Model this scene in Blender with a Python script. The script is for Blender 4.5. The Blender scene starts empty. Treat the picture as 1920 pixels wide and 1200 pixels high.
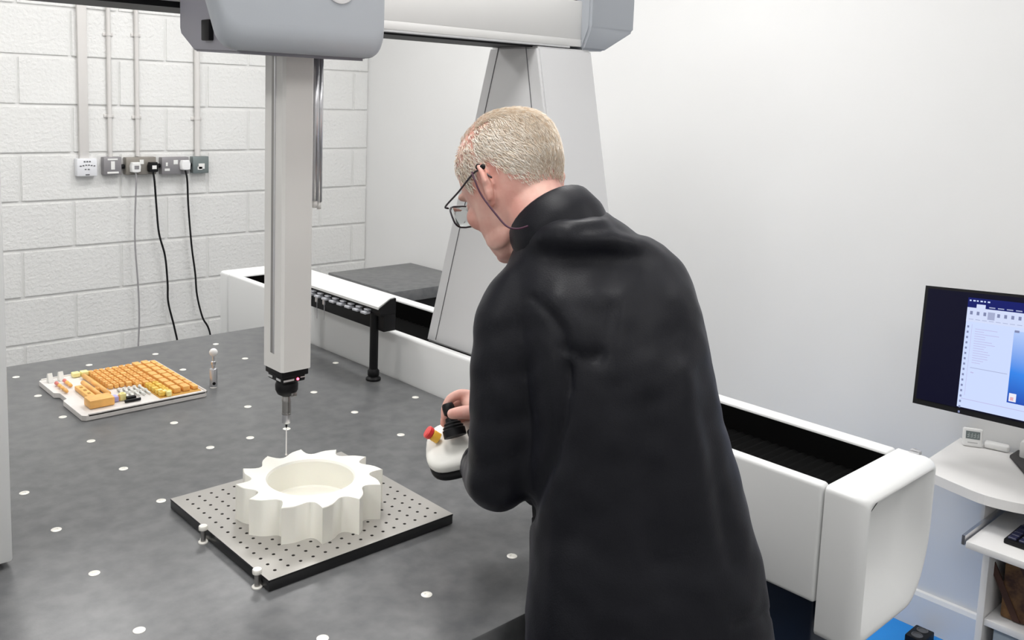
import bpy, bmesh, math, random
from mathutils import Vector, Matrix, noise
random.seed(7)
SC = bpy.context.scene
COL = SC.collection

# ------------------------------------------------------------------ camera
YAW, PITCH, ROLL = 0.7342742, 0.1214846, -0.0337297
CAM = Vector((-0.7097737, -2.7157198, 0.8270949))
FPX, PPX, PPY = 1713.246, 901.875, 390.894
_f = Vector((math.sin(YAW)*math.cos(PITCH), math.cos(YAW)*math.cos(PITCH), -math.sin(PITCH)))
_r = Vector((math.cos(YAW), -math.sin(YAW), 0)); _d = _f.cross(_r)
RGT = _r*math.cos(ROLL) + _d*math.sin(ROLL)
DWN = -_r*math.sin(ROLL) + _d*math.cos(ROLL)
FWD = _f; UPV = -DWN
cam_data = bpy.data.cameras.new('camera'); cam = bpy.data.objects.new('camera', cam_data); COL.objects.link(cam)
cam.matrix_world = Matrix(((RGT.x, UPV.x, -FWD.x, CAM.x), (RGT.y, UPV.y, -FWD.y, CAM.y), (RGT.z, UPV.z, -FWD.z, CAM.z), (0, 0, 0, 1)))
cam_data.sensor_width = 36; cam_data.lens = FPX*36/1920
cam_data.shift_x = (960-PPX)/1920; cam_data.shift_y = (PPY-600)/1920
cam_data.clip_start = 0.05
SC.camera = cam

# ------------------------------------------------------------------ world, light, exposure
world = bpy.data.worlds.new('world'); SC.world = world; world.use_nodes = True
world.node_tree.nodes['Background'].inputs[0].default_value = (0.9, 0.95, 1.0, 1)
world.node_tree.nodes['Background'].inputs[1].default_value = 0.3
SC.view_settings.view_transform = 'Standard'; SC.view_settings.look = 'None'
SC.view_settings.gamma = 1; SC.view_settings.use_curve_mapping = False
SC.view_settings.exposure = 0.0
FLOOR = -0.918; CEIL = 2.0
XR, YB = 2.40, 1.75          # right wall, block wall
XL, YF = -3.2, -4.6
PANELS = [(-1.9, -3.4), (0.0, -3.4), (-1.9, -1.6), (0.1, -1.6), (-1.6, 0.6), (0.2, 0.5), (1.45, -2.9), (1.35, -0.9), (1.3, 0.6)]
def lamp_energy(x, y): return 6.5 if y < -2.5 else (10.5 if y > 0 else 13.0)
for (x, y) in PANELS:
    l = bpy.data.lights.new('panel_light', 'AREA'); l.shape = 'SQUARE'; l.size = 0.56
    l.energy = lamp_energy(x, y); l.color = (1.0, 0.988, 0.98)
    o = bpy.data.objects.new('panel_light', l); COL.objects.link(o); o.location = (x, y, CEIL-0.03)

# ------------------------------------------------------------------ pixel helpers (measuring the photograph)
def ray(x, y): return FWD + RGT*((x-PPX)/FPX) + DWN*((y-PPY)/FPX)
def at(x, y, D): return CAM + ray(x, y)*D
def onz(x, y, z): d = ray(x, y); return CAM + d*((z-CAM.z)/d.z)
def view(r, u, f): return RGT*r + UPV*u + FWD*f

# ------------------------------------------------------------------ materials
MATS = {}
def mat(name, col, rough=0.5, metal=0.0, bump=0.0, bscale=200.0, var=0.0, vscale=8.0, spec=0.5, emit=None, estr=0.0, trans=0.0, sss=0.0, col2=None, detail=3.0, coat=0.0):
    if name in MATS: return MATS[name]
    m = bpy.data.materials.new(name); m.use_nodes = True; nt = m.node_tree
    b = nt.nodes['Principled BSDF']
    c = (col[0], col[1], col[2], 1)
    b.inputs['Base Color'].default_value = c; b.inputs['Roughness'].default_value = rough
    b.inputs['Metallic'].default_value = metal; b.inputs['Specular IOR Level'].default_value = spec
    b.inputs['Coat Weight'].default_value = coat
    if trans: b.inputs['Transmission Weight'].default_value = trans
    if sss:
        b.inputs['Subsurface Weight'].default_value = sss; b.inputs['Subsurface Radius'].default_value = (0.01, 0.004, 0.002)
    if emit:
        b.inputs['Emission Color'].default_value = (*emit, 1); b.inputs['Emission Strength'].default_value = estr
    if var or bump or col2:
        tc = nt.nodes.new('ShaderNodeTexCoord')
    if var or col2:
        n = nt.nodes.new('ShaderNodeTexNoise'); n.inputs['Scale'].default_value = vscale; n.inputs['Detail'].default_value = detail
        nt.links.new(tc.outputs['Object'], n.inputs['Vector'])
        mx = nt.nodes.new('ShaderNodeMix'); mx.data_type = 'RGBA'
        mr = nt.nodes.new('ShaderNodeMapRange'); mr.inputs[1].default_value = 0.35; mr.inputs[2].default_value = 0.65
        nt.links.new(n.outputs['Fac'], mr.inputs[0]); nt.links.new(mr.outputs[0], mx.inputs[0])
        a = c if col2 else tuple(max(0, v*(1-var)) for v in col)+(1,)
        d = (*col2, 1) if col2 else tuple(min(1, v*(1+var)) for v in col)+(1,)
        mx.inputs[6].default_value = a; mx.inputs[7].default_value = d
        nt.links.new(mx.outputs[2], b.inputs['Base Color'])
    if bump:
        n2 = nt.nodes.new('ShaderNodeTexNoise'); n2.inputs['Scale'].default_value = bscale; n2.inputs['Detail'].default_value = 4
        nt.links.new(tc.outputs['Object'], n2.inputs['Vector'])
        bp = nt.nodes.new('ShaderNodeBump'); bp.inputs['Strength'].default_value = bump; bp.inputs['Distance'].default_value = 0.004
        nt.links.new(n2.outputs['Fac'], bp.inputs['Height']); nt.links.new(bp.outputs[0], b.inputs['Normal'])
    MATS[name] = m; return m

M_WALL = mat('smooth_white_wall', (0.75, 0.75, 0.745), 0.6, bump=0.05, bscale=90, var=0.015, vscale=1.5)
M_BLOCK = mat('painted_block', (0.77, 0.77, 0.755), 0.5, bump=1.0, bscale=62, var=0.02, vscale=3)
M_JOINT = mat('painted_joint', (0.74, 0.74, 0.725), 0.6, bump=0.2, bscale=60)
M_FLOOR = mat('grey_vinyl', (0.30, 0.305, 0.31), 0.45, var=0.06, vscale=5)
M_BLUE = mat('blue_vinyl', (0.008, 0.25, 0.72), 0.45, var=0.05, vscale=5)
M_CEIL = mat('ceiling_tile', (0.85, 0.85, 0.84), 0.8, bump=0.2, bscale=120)
M_TRIM = mat('white_gloss_trim', (0.8, 0.8, 0.79), 0.35)
M_GRAN = mat('dark_granite', (0.105, 0.108, 0.112), 0.34, bump=0.03, bscale=300, col2=(0.150, 0.152, 0.154), vscale=26, detail=9)
M_STEELI = mat('steel_insert', (0.86, 0.84, 0.78), 0.35, metal=0.25)
M_WHITE = mat('machine_white', (0.78, 0.785, 0.775), 0.32, coat=0.1)
M_PANEL = mat('guide_panel_white', (0.74, 0.745, 0.74), 0.35)
M_LEG = mat('bridge_leg_paint', (0.66, 0.66, 0.665), 0.4)
M_BEAM = mat('beam_paint', (0.72, 0.715, 0.70), 0.4)
M_GREY = mat('cover_blue_grey', (0.43, 0.455, 0.49), 0.38, bump=0.04, bscale=700)
M_DGREY = mat('body_grey', (0.26, 0.255, 0.29), 0.4)
M_BLACK = mat('matt_black', (0.005, 0.005, 0.006), 0.5, spec=0.25)
M_BELLOW = mat('black_bellows', (0.003, 0.003, 0.003), 0.8, spec=0.05)
M_RAM = mat('ram_ceramic', (0.74, 0.725, 0.70), 0.4, var=0.015, vscale=3)
M_METAL = mat('brushed_metal', (0.62, 0.62, 0.64), 0.28, metal=0.9)
M_GUNM = mat('gunmetal', (0.34, 0.33, 0.32), 0.3, metal=0.85)
M_SEAM = mat('seam_dark', (0.12, 0.12, 0.13), 0.6)
M_NAVY = mat('navy_base', (0.006, 0.014, 0.035), 0.4)
M_CREAM = mat('cream_plastic', (0.88, 0.865, 0.79), 0.45, sss=0.05, bump=0.06, bscale=160)
M_PLATE = mat('anodised_plate', (0.40, 0.385, 0.36), 0.36, metal=0.35, var=0.05, vscale=6)
M_PLATES = mat('plate_side_black', (0.012, 0.012, 0.013), 0.3)
M_HOLE = mat('hole_dark', (0.06, 0.055, 0.05), 0.4, metal=0.4)

# ------------------------------------------------------------------ mesh helpers
def link(name, me, m=None, parent=None):
    o = bpy.data.objects.new(name, me); COL.objects.link(o)
    if m is not None: me.materials.append(m)
    if parent is not None: o.parent = parent
    return o
def fin(name, bm, m=None, parent=None, smooth=False, auto=None):
    bmesh.ops.recalc_face_normals(bm, faces=bm.faces)
    me = bpy.data.meshes.new(name); bm.to_mesh(me); bm.free()
    if smooth or auto:
        me.polygons.foreach_set('use_smooth', [True]*len(me.polygons))
        if auto:
            me.set_sharp_from_angle(angle=auto)
    return link(name, me, m, parent)
def empty(name, loc, label, cat, group=None):
    o = bpy.data.objects.new(name, None); COL.objects.link(o); o.location = loc; o.empty_display_size = 0.05
    o['label'] = label; o['category'] = cat
    if group: o['group'] = group
    return o
def tag(o, label, cat, group=None):
    o['label'] = label; o['category'] = cat
    if group: o['group'] = group
    return o
def struct(o): o['kind'] = 'structure'; return o
def bx(bm, x0, x1, y0, y1, z0, z1, bev=0.0, seg=2, mtx=None):
    t = bmesh.new()
    bmesh.ops.create_cube(t, size=1.0)
    for v in t.verts:
        v.co = Vector(((x0+x1)/2+v.co.x*(x1-x0), (y0+y1)/2+v.co.y*(y1-y0), (z0+z1)/2+v.co.z*(z1-z0)))
    if bev: bmesh.ops.bevel(t, geom=list(t.edges), offset=bev, segments=seg, profile=0.5, affect='EDGES')
    if mtx is not None: bmesh.ops.transform(t, matrix=mtx, verts=t.verts)
    merge(bm, t)
def merge(bm, t):
    mp = {}
    for v in t.verts: mp[v.index] = bm.verts.new(v.co)
    t.verts.index_update()
    vs = {v: bm.verts[-1] for v in []}
    lst = list(mp.values())
    t.verts.ensure_lookup_table()
    idx = {v: i for i, v in enumerate(t.verts)}
    for f in t.faces:
        try: bm.faces.new([lst[idx[v]] for v in f.verts])
        except ValueError: pass
    t.free()
def merge_clean(bm, t):
    idx = {}; 
    for v in t.verts: idx[v] = bm.verts.new(v.co)
    for f in t.faces:
        try: bm.faces.new([idx[v] for v in f.verts])
        except ValueError: pass
    t.free()
merge = merge_clean
def box(name, x0, x1, y0, y1, z0, z1, m, parent=None, bev=0.0, seg=2, mtx=None):
    bm = bmesh.new(); bx(bm, x0, x1, y0, y1, z0, z1, bev, seg, mtx)
    return fin(name, bm, m, parent, auto=0.6 if bev else None)
def rings(bm, rs, cap=True, closed=True):
    """loft a list of rings (each a list of Vectors)"""
    V = [[bm.verts.new(p) for p in r] for r in rs]
    n = len(rs[0])
    for a, b in zip(V[:-1], V[1:]):
        for i in range(n if closed else n-1):
            j = (i+1) % n
            try: bm.faces.new((a[i], a[j], b[j], b[i]))
            except ValueError: pass
    if cap:
        for r in (V[0], V[-1]):
            try: bm.faces.new(r)
            except ValueError: pass
def frame(d):
    d = d.normalized(); a = Vector((0, 0, 1)) if abs(d.z) < 0.9 else Vector((1, 0, 0))
    u = d.cross(a).normalized(); return u, d.cross(u).normalized()
def tube(bm, pts, rad, n=10, cap=True):
    pts = [Vector(p) for p in pts]; R = rad if isinstance(rad, (list, tuple)) else [rad]*len(pts)
    rs = []; u = None
    for i, p in enumerate(pts):
        d = (pts[min(i+1, len(pts)-1)]-pts[max(i-1, 0)]).normalized()
        if u is None: u, w = frame(d)
        else:
            u = (u - d*u.dot(d)).normalized(); w = d.cross(u)
        rs.append([p+(u*math.cos(2*math.pi*k/n)+w*math.sin(2*math.pi*k/n))*R[i] for k in range(n)])
    rings(bm, rs, cap)
def spline(pts, k=8):
    pts = [Vector(p) for p in pts]; P = [pts[0]*2-pts[1]]+pts+[pts[-1]*2-pts[-2]]; out = []
    for i in range(1, len(P)-2):
        for s in range(k):
            t = s/k; a, b, c, d = P[i-1], P[i], P[i+1], P[i+2]
            out.append(0.5*((2*b)+(c-a)*t+(2*a-5*b+4*c-d)*t*t+(3*b-a-3*c+d)*t**3))
    out.append(pts[-1]); return out
def lathe(bm, prof, c, n=24, axis=None):
    """prof: [(r, h)], revolved about axis through c"""
    ax = Vector(axis or (0, 0, 1)).normalized(); u, w = frame(ax); c = Vector(c)
    rs = [[c+ax*h+(u*math.cos(2*math.pi*k/n)+w*math.sin(2*math.pi*k/n))*max(r, 1e-5) for k in range(n)] for r, h in prof]
    rings(bm, rs)
def latheo(name, prof, c, m, parent=None, n=24, axis=None, auto=0.7):
    bm = bmesh.new(); lathe(bm, prof, c, n, axis); return fin(name, bm, m, parent, auto=auto)
def tubeo(name, pts, rad, m, parent=None, n=10):
    bm = bmesh.new(); tube(bm, pts, rad, n); return fin(name, bm, m, parent, smooth=True)
def prism(bm, poly, d):
    """poly: list of Vectors, extruded by Vector d"""
    rings(bm, [[Vector(p) for p in poly], [Vector(p)+Vector(d) for p in poly]])
def ell(bm, c, rx, ry, rz, rot=None, seg=20):
    t = bmesh.new(); bmesh.ops.create_uvsphere(t, u_segments=seg, v_segments=seg//2+2, radius=1)
    mt = Matrix.Translation(Vector(c)) @ (rot.to_4x4() if rot is not None else Matrix.Identity(4)) @ Matrix.Diagonal((rx, ry, rz, 1))
    bmesh.ops.transform(t, matrix=mt, verts=t.verts); merge(bm, t)
def remesh(bm, voxel, smooth_it=6, factor=0.5):
    me = bpy.data.meshes.new('tmp'); bmesh.ops.recalc_face_normals(bm, faces=bm.faces); bm.to_mesh(me); bm.free()
    o = bpy.data.objects.new('tmp', me); COL.objects.link(o)
    r = o.modifiers.new('r', 'REMESH'); r.mode = 'VOXEL'; r.voxel_size = voxel
    if smooth_it:
        s = o.modifiers.new('s', 'SMOOTH'); s.iterations = smooth_it; s.factor = factor
    dg = bpy.context.evaluated_depsgraph_get(); dg.update()
    out = bpy.data.meshes.new_from_object(o.evaluated_get(dg))
    bpy.data.objects.remove(o); bpy.data.meshes.remove(me)
    out.polygons.foreach_set('use_smooth', [True]*len(out.polygons))
    return out
def copy_obj(o, parent=None):
    c = o.copy(); COL.objects.link(c); c.parent = parent; return c

# ================================================================== THE SETTING
struct(box('floor', XL, XR+0.1, YF, YB+0.2, FLOOR-0.1, FLOOR, M_FLOOR))
bm = bmesh.new(); bx(bm, 1.65, XR-0.021, -1.90, -1.0, FLOOR+0.0005, FLOOR+0.004, 0.001, 1)  # stands in for a blue floor, cut small so its bounce won't tint whites
tag(fin('blue_floor_patch', bm, M_BLUE), 'bright blue floor patch, kept small to limit bounce, between the guideway and desk wall', 'mat')
ceil = struct(box('ceiling', XL, XR+0.1, YF, YB+0.2, CEIL, CEIL+0.1, M_CEIL))
M_DIFF = mat('panel_diffuser', (0.9, 0.9, 0.9), 0.5, emit=(1, 0.985, 0.96), estr=6.0)
dsc = None
for (x, y) in PANELS:
    if dsc is None:
        bm = bmesh.new(); bx(bm, -0.3, 0.3, -0.3, 0.3, -0.012, 0, 0.003)
        dsc = fin('light_panel', bm, M_DIFF, ceil); o = dsc
    else: o = copy_obj(dsc, ceil)
    o.location = (x, y, CEIL)
struct(box('wall_right', XR, XR+0.1, YF, YB+0.2, FLOOR, CEIL, M_WALL))
struct(box('wall_left', XL-0.1, XL, YF, YB+0.2, FLOOR, CEIL, M_WALL))
struct(box('wall_front', XL, XR+0.1, YF-0.1, YF, FLOOR, CEIL, M_WALL))
bm = bmesh.new()
prism(bm, [(XR, YF, FLOOR), (XR-0.018, YF, FLOOR), (XR-0.018, YF, FLOOR+0.115), (XR-0.012, YF, FLOOR+0.128), (XR, YF, FLOOR+0.13)], (0, YB-YF, 0))
struct(fin('baseboard_right', bm, M_TRIM))
# block wall: joints recessed, each block in view its own piece
wb = struct(box('wall_back', XL, XR, YB+0.005, YB+0.2, FLOOR, CEIL, M_JOINT))
BH, BL = 0.2222, 0.450
Z0 = 0.277 + 0.0  # a bed joint in the photograph
def joint_x(row): return 0.497 if row % 2 == 0 else 0.728
rows = [r for r in range(-6, 8)]
bcache = {}
def block_mesh(w, seed):
    k = (round(w, 3), seed)
    if k in bcache: return bcache[k]
    rnd = random.Random(seed)
    t = bmesh.new(); bmesh.ops.create_cube(t, size=1)
    for v in t.verts: v.co = Vector((v.co.x*(w-0.008), v.co.y*0.03, v.co.z*(BH-0.010)))
    bmesh.ops.bevel(t, geom=list(t.edges), offset=0.0045, segments=2, affect='EDGES')
    bmesh.ops.recalc_face_normals(t, faces=t.faces)
    me = bpy.data.meshes.new('block'); t.to_mesh(me); t.free(); me.materials.append(M_BLOCK)
    me.polygons.foreach_set('use_smooth', [True]*len(me.polygons)); me.set_sharp_from_angle(angle=0.7)
    bcache[k] = me; return me
for r in rows:
    z = Z0 + (r+0.5)*BH
    if z-BH/2 < FLOOR-0.001 or z+BH/2 > CEIL: continue
    x = joint_x(r) - 4*BL
    while x < XR-0.01:
        x1 = min(x+BL, XR)
        if x1-x > 0.03:
            o = bpy.data.objects.new('block', block_mesh(x1-x, 1)); COL.objects.link(o); o.parent = wb
            o.location = ((x+x1)/2, YB+0.0135+random.uniform(-0.001, 0.001), z)
            o.rotation_euler = (random.uniform(-.004, .004), 0, random.uniform(-.002, .002))
        x = x1

# ================================================================== MEASURING MACHINE
mm = empty('measuring_machine', (0.2, -0.8, FLOOR), 'large white bridge-type measuring machine with dark granite table and grey probe column', 'machine')
INV = Matrix.Translation(-mm.location)
def P_(o):
    o.parent = mm; o.matrix_parent_inverse = INV.copy(); return o
def sub(o, p): o.parent = p; return o
TX0, TX1, TY0, TY1 = -0.75, 0.858, -1.747, 0.12
tbl = P_(box('granite_table', TX0, TX1, TY0, TY1, -0.22, 0.0, M_GRAN, bev=0.004))
tbl['label'] = 'dark grey granite table top with rows of steel inserts'
INS = []
for i in range(-3, 5):
    for j in range(0, 7):
        INS.append((i*0.2, -j*0.2))
extra = [(40, 926), (101, 997), (78, 1059), (174, 1080), (67, 1109), (469, 821), (960, 1043), (800, 1115), (261, 1182), (605, 1197)]
for px in extra:
    q = onz(*px, 0.0); INS.append((q.x, q.y))
bm = bmesh.new(); lathe(bm, [(0.0095, 0), (0.0095, 0.0006), (0.0085, 0.001), (0.0038, 0.001), (0.0032, 0.0002), (0.0005, 0.0002)], (0, 0, 0), 18)
ins0 = fin('insert', bm, M_STEELI, tbl, auto=0.5)
first = True
for (x, y) in INS:
    if (x < -0.2 and y > -1.35 and y < -0.5): continue
    o = ins0 if first else copy_obj(ins0, tbl); first = False
    o.location = (x, y, 0.0)
# stand under the table
st = P_(box('base_stand', TX0+0.12, TX1-0.12, TY0+0.15, TY1-0.1, FLOOR+0.05, -0.22, M_NAVY, bev=0.01))
for (x, y) in ((TX0+0.25, TY0+0.3), (TX1-0.25, TY0+0.3), (TX0+0.25, TY1-0.3), (TX1-0.25, TY1-0.3)):
    latheo('levelling_foot', [(0.05, 0), (0.05, 0.02), (0.02, 0.03), (0.02, 0.05)], (x, y, FLOOR), M_BLACK, st)
# guide housing
GT = 0.133
gh = P_(box('guide_housing', 0.862, 0.89, -1.948, 0.445, -0.102, GT, M_PANEL, bev=0.009, seg=4))
gh['label'] = 'long white guideway housing along the side of the table'
box('back_rim', 1.128, 1.168, -1.948, 0.445, -0.102, GT, M_PANEL, gh, bev=0.006, seg=3)
box('rear_rim', 0.888, 1.130, 0.375, 0.445, -0.102, GT, M_PANEL, gh, bev=0.005, seg=3)
box('rear_cap', 0.862, 1.168, 0.449, 0.512, -0.16, GT, M_PANEL, gh, bev=0.012, seg=4)
box('guide_underframe', 0.90, 1.14, -1.93, 0.42, FLOOR+0.05, -0.08, M_NAVY, gh, bev=0.006)
# bellows: folded cover in the trough
bm = bmesh.new(); pts = []
y = -1.945; k = 0
def bellow(name, ya, yb):
    bm = bmesh.new(); n = int((yb-ya)/0.011); a = []; b = []
    for i in range(n+1):
        y = ya+(yb-ya)*i/n; z = 0.071 if i % 2 else 0.075
        a.append((0.888, y, z)); b.append((1.13, y, z))
    va = [bm.verts.new(p) for p in a]; vb = [bm.verts.new(p) for p in b]
    vc = [bm.verts.new((p[0], p[1], 0.06)) for p in a]; vd = [bm.verts.new((p[0], p[1], 0.06)) for p in b]
    for i in range(n):
        bm.faces.new((va[i], va[i+1], vb[i+1], vb[i])); bm.faces.new((vc[i], vc[i+1], va[i+1], va[i])); bm.faces.new((vb[i], vb[i+1], vd[i+1], vd[i])); bm.faces.new((vc[i], vd[i], vd[i+1], vc[i+1]))
    return fin(name, bm, M_BELLOW, gh)
bellow('bellows_cover', -1.945, -1.285); bellow('bellows_cover', -0.685, 0.375)
for nm, a, b, c, d in (('trough_liner', 1.1255, 1.1285, -1.947, 0.376), ('trough_liner', 0.8895, 0.8915, -1.947, 0.376), ('trough_liner', 0.889, 1.129, 0.3735, 0.3755)):
    box(nm, a, b, c, d, 0.055, GT-0.007, M_BELLOW, gh)
box('slide_block', 0.895, 1.12, -1.28, -0.69, 0.0, 0.112, M_BLACK, gh, bev=0.004)
# front end cap with rounded bottom and scooped face
bm = bmesh.new()
def cap_outline(ins, Y, n=10):
    i0, ex = min(ins, 0.02), max(0.0, ins-0.02)
    x0, x1, zt, zb, R = 0.862+i0+ex*0.5, 1.178-i0-ex*0.9, GT-i0*0.75-ex*0.3, -0.165+i0*1.1+ex*2.2, max(0.17-ins, 0.02)
    rr = 0.012; pts = []
    for k in range(5):
        a = math.pi/2*k/4; pts.append((x0+rr-rr*math.cos(a), Y, zt-rr+rr*math.sin(a)))
    for k in range(5):
        a = math.pi/2*k/4; pts.append((x1-rr+rr*math.sin(a), Y, zt-rr+rr*math.cos(a)))
    for k in range(n+1):
        a = math.pi/2*k/n; pts.append((x1-R*0.55+R*0.55*math.cos(a), Y, zb+R-R*math.sin(a)))
    for k in range(5):
        a = math.pi/2*k/4; rl = 0.015; pts.append((x0+rl-rl*math.sin(a), Y, zb+rl-rl*math.cos(a)))
    return [Vector(p) for p in pts]
Yc = -2.032
prof = [(0.0, -1.952), (0.0, Yc+0.026), (0.002, Yc+0.016), (0.006, Yc+0.008), (0.012, Yc+0.002), (0.018, Yc), (0.023, Yc+0.002), (0.030, Yc+0.014), (0.040, Yc+0.034), (0.050, Yc+0.048), (0.058, Yc+0.053), (0.075, Yc+0.056), (0.09, Yc+0.057)]
rings(bm, [cap_outline(i, Y) for i, Y in prof])
fin('end_cap', bm, M_PANEL, gh, auto=1.0)
box('cap_clip', 1.165, 1.180, -1.995, -1.975, GT-0.003, GT+0.006, M_METAL, gh, bev=0.002)

# bridge legs
bridge = P_(box('beam', -0.62, 1.08, -1.098, -0.93, 0.981, 1.08, M_BEAM, bev=0.003))
bridge['label'] = 'white horizontal bridge beam above the table'
box('beam_skirt', 0.13, 1.08, -1.098, -0.93, 0.964, 0.9825, M_BEAM, bridge, bev=0.001)
box('beam_way', 0.13, 1.05, -1.075, -0.945, 0.955, 0.9645, M_BLACK, bridge)
box('beam_way', -0.60, 0.13, -1.075, -0.945, 0.970, 0.9815, M_BLACK, bridge)
box('beam_lip', 0.13, 1.04, -1.097, -1.078, 0.959, 0.9655, M_LEG, bridge, bev=0.001)
box('beam_upper', -0.62, 1.08, -1.06, -0.93, 1.08, 1.30, M_BEAM, bridge, bev=0.004)
box('beam_groove', -0.60, 1.07, -1.085, -1.05, 1.08, 1.092, M_BLACK, bridge)
bm = bmesh.new()
rings(bm, [[Vector(p) for p in ((1.083, -1.10, 0.957), (1.17, -1.10, 0.957), (1.17, -0.95, 0.957), (1.083, -0.95, 0.957))],
           [Vector(p) for p in ((1.078, -1.128, 1.012), (1.256, -1.128, 1.012), (1.256, -0.93, 1.012), (1.078, -0.93, 1.012))],
           [Vector(p) for p in ((1.078, -1.128, 1.30), (1.256, -1.128, 1.30), (1.256, -0.93, 1.30), (1.078, -0.93, 1.30))]])
bmesh.ops.bevel(bm, geom=list(bm.edges), offset=0.006, segments=3, affect='EDGES')
c_ = fin('beam_end_cap', bm, M_GREY, bridge, auto=0.6); c_['label'] = 'blue grey cap on the end of the beam'
def leg_shape(x0, x1, z0, z1, yn0, yn1, yf0, yf1):
    """tapered leg: near/far Y at bottom (0) and top (1)"""
    return [[Vector(p) for p in ((x0, yn0, z0), (x1, yn0, z0), (x1, yf0, z0), (x0, yf0, z0))],
            [Vector(p) for p in ((x0, yn1, z1), (x1, yn1, z1), (x1, yf1, z1), (x0, yf1, z1))]]
bm = bmesh.new(); rings(bm, leg_shape(0.92, 1.122, 0.118, 0.957, -1.280, -1.099, -0.689, -0.922))
bmesh.ops.bevel(bm, geom=list(bm.edges), offset=0.006, segments=3, affect='EDGES')
lg = P_(fin('bridge_leg', bm, M_LEG, auto=0.6)); lg['label'] = 'tapered pale grey bridge leg behind the man'
# recessed seams on the inner face
for (yb, yt) in ((-0.735, -0.958), (-1.215, -1.058)):
    bm = bmesh.new(); tube(bm, [(0.9197, yb, 0.13), (0.9197, yt, 0.955)], 0.0013, 6); fin('panel_seam', bm, M_SEAM, lg)
# left leg: vertical column standing just above the table
ll = P_(box('bridge_leg', -0.60, -0.300, -1.098, -0.80, 0.012, 0.957, M_PANEL, bev=0.004)); ll['label'] = 'pale grey vertical bridge leg at the left edge'
box('air_bearing', -0.58, -0.315, -1.075, -0.82, 0.001, 0.014, M_BLACK, ll)

# carriage with rounded grey cover
bm = bmesh.new()
sp = [(-1.1005, 1.20), (-1.1005, 0.932), (-1.106, 0.920), (-1.160, 0.890), (-1.328, 0.884), (-1.328, 1.20)]
prism(bm, [(0.0, y, z) for y, z in sp], (0.25, 0, 0))
bmesh.ops.bevel(bm, geom=list(bm.edges), offset=0.004, segments=2, affect='EDGES')
cr = P_(fin('carriage', bm, M_DGREY, auto=0.6)); cr['label'] = 'dark grey carriage body under the beam'
box('side_bracket', -0.009, 0.002, -1.238, -1.208, 0.907, 0.942, M_BLACK, cr, bev=0.002)
bm = bmesh.new()
def cov(ins, Y, top=1.24):
    pts = []; x0, x1, zb = -0.034+ins, 0.276-ins, 0.889+ins*0.6; R = 0.028; lean = -0.30
    def sh(x, z): 
        t = (x1-x)/(x1-x0); return (x+lean*(z-zb)*max(0, t)**1.0*1.0, Y, z)
    for k in range(8):
        a = math.pi/2*k/7; pts.append(sh(x0+R-R*math.sin(a), zb+R-R*math.cos(a)))
    pts.append(sh(x0, 1.02)); pts.append(sh(x0+0.02, top)); pts.append(sh(x1, top))
    for k in range(8):
        a = math.pi/2*k/7; pts.append(sh(x1-R+R*math.cos(a), zb+R-R*math.sin(a)))
    return [Vector(p) for p in pts]
prof = [(0.003, -1.3235), (0.0, -1.326), (0.0, -1.334), (0.001, -1.339), (0.004, -1.344), (0.008, -1.348), (0.014, -1.351), (0.022, -1.3525)]
def bow(i, Y):
    r = cov(0, Y) 
    out = []
    for p in r:
        cx, cz = 0.112, 1.2
        out.append(Vector((p.x+(cx-p.x)*i*1.6 if abs(p.x-cx) > 0.1 else p.x, p.y, p.z+i*1.9 if p.z < 1.0 else p.z)))
    return out
rings(bm, [bow(i, Y) for i, Y in prof])
cv = fin('carriage_cover', bm, M_GREY, cr, auto=0.9); cv['label'] = 'rounded blue grey cover in front of the carriage'
latheo('badge', [(0.030, 0), (0.030, 0.002), (0.028, 0.003), (0.0, 0.003)], (0.178, -1.352, 1.008), mat('badge_white', (0.9, 0.9, 0.9), 0.3), cr, 32, (0, -1, 0))

# ram
RX0, RX1, RY0, RY1, RZ = 0.128, 0.192, -1.25, -1.178, 0.304
bm = bmesh.new(); bx(bm, RX0, RX1, RY0, RY1, RZ, 0.93)
vert_e = [e for e in bm.edges if abs((e.verts[0].co-e.verts[1].co).z) > 0.1]
bmesh.ops.bevel(bm, geom=vert_e, offset=0.0045, segments=1, affect='EDGES')
ram = P_(fin('ram_column', bm, M_RAM)); ram['label'] = 'off white vertical ram column carrying the probe'
box('scale_slot', RX0-0.0008, RX0+0.002, -1.221, -1.208, 0.335, 0.92, mat('slot_grey', (0.30, 0.29, 0.28), 0.35, metal=0.4), ram)
box('scale_tape', RX0-0.0014, RX0+0.002, -1.2215, -1.2175, 0.335, 0.92, M_METAL, ram)
for (x, y, r, z) in ((0.2080, -1.228, 0.0068, 0.622), (0.2215, -1.222, 0.0055, 0.618)):
    bm = bmesh.new(); tube(bm, [(x, y, 0.93), (x, y, z)], r, 14); fin('balance_rod', bm, M_METAL, ram, smooth=True)
    bm = bmesh.new(); tube(bm, [(x, y, z), (x, y, z-0.014)], r*0.75, 12); fin('rod_end', bm, M_RAM, ram, smooth=True)
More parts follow.
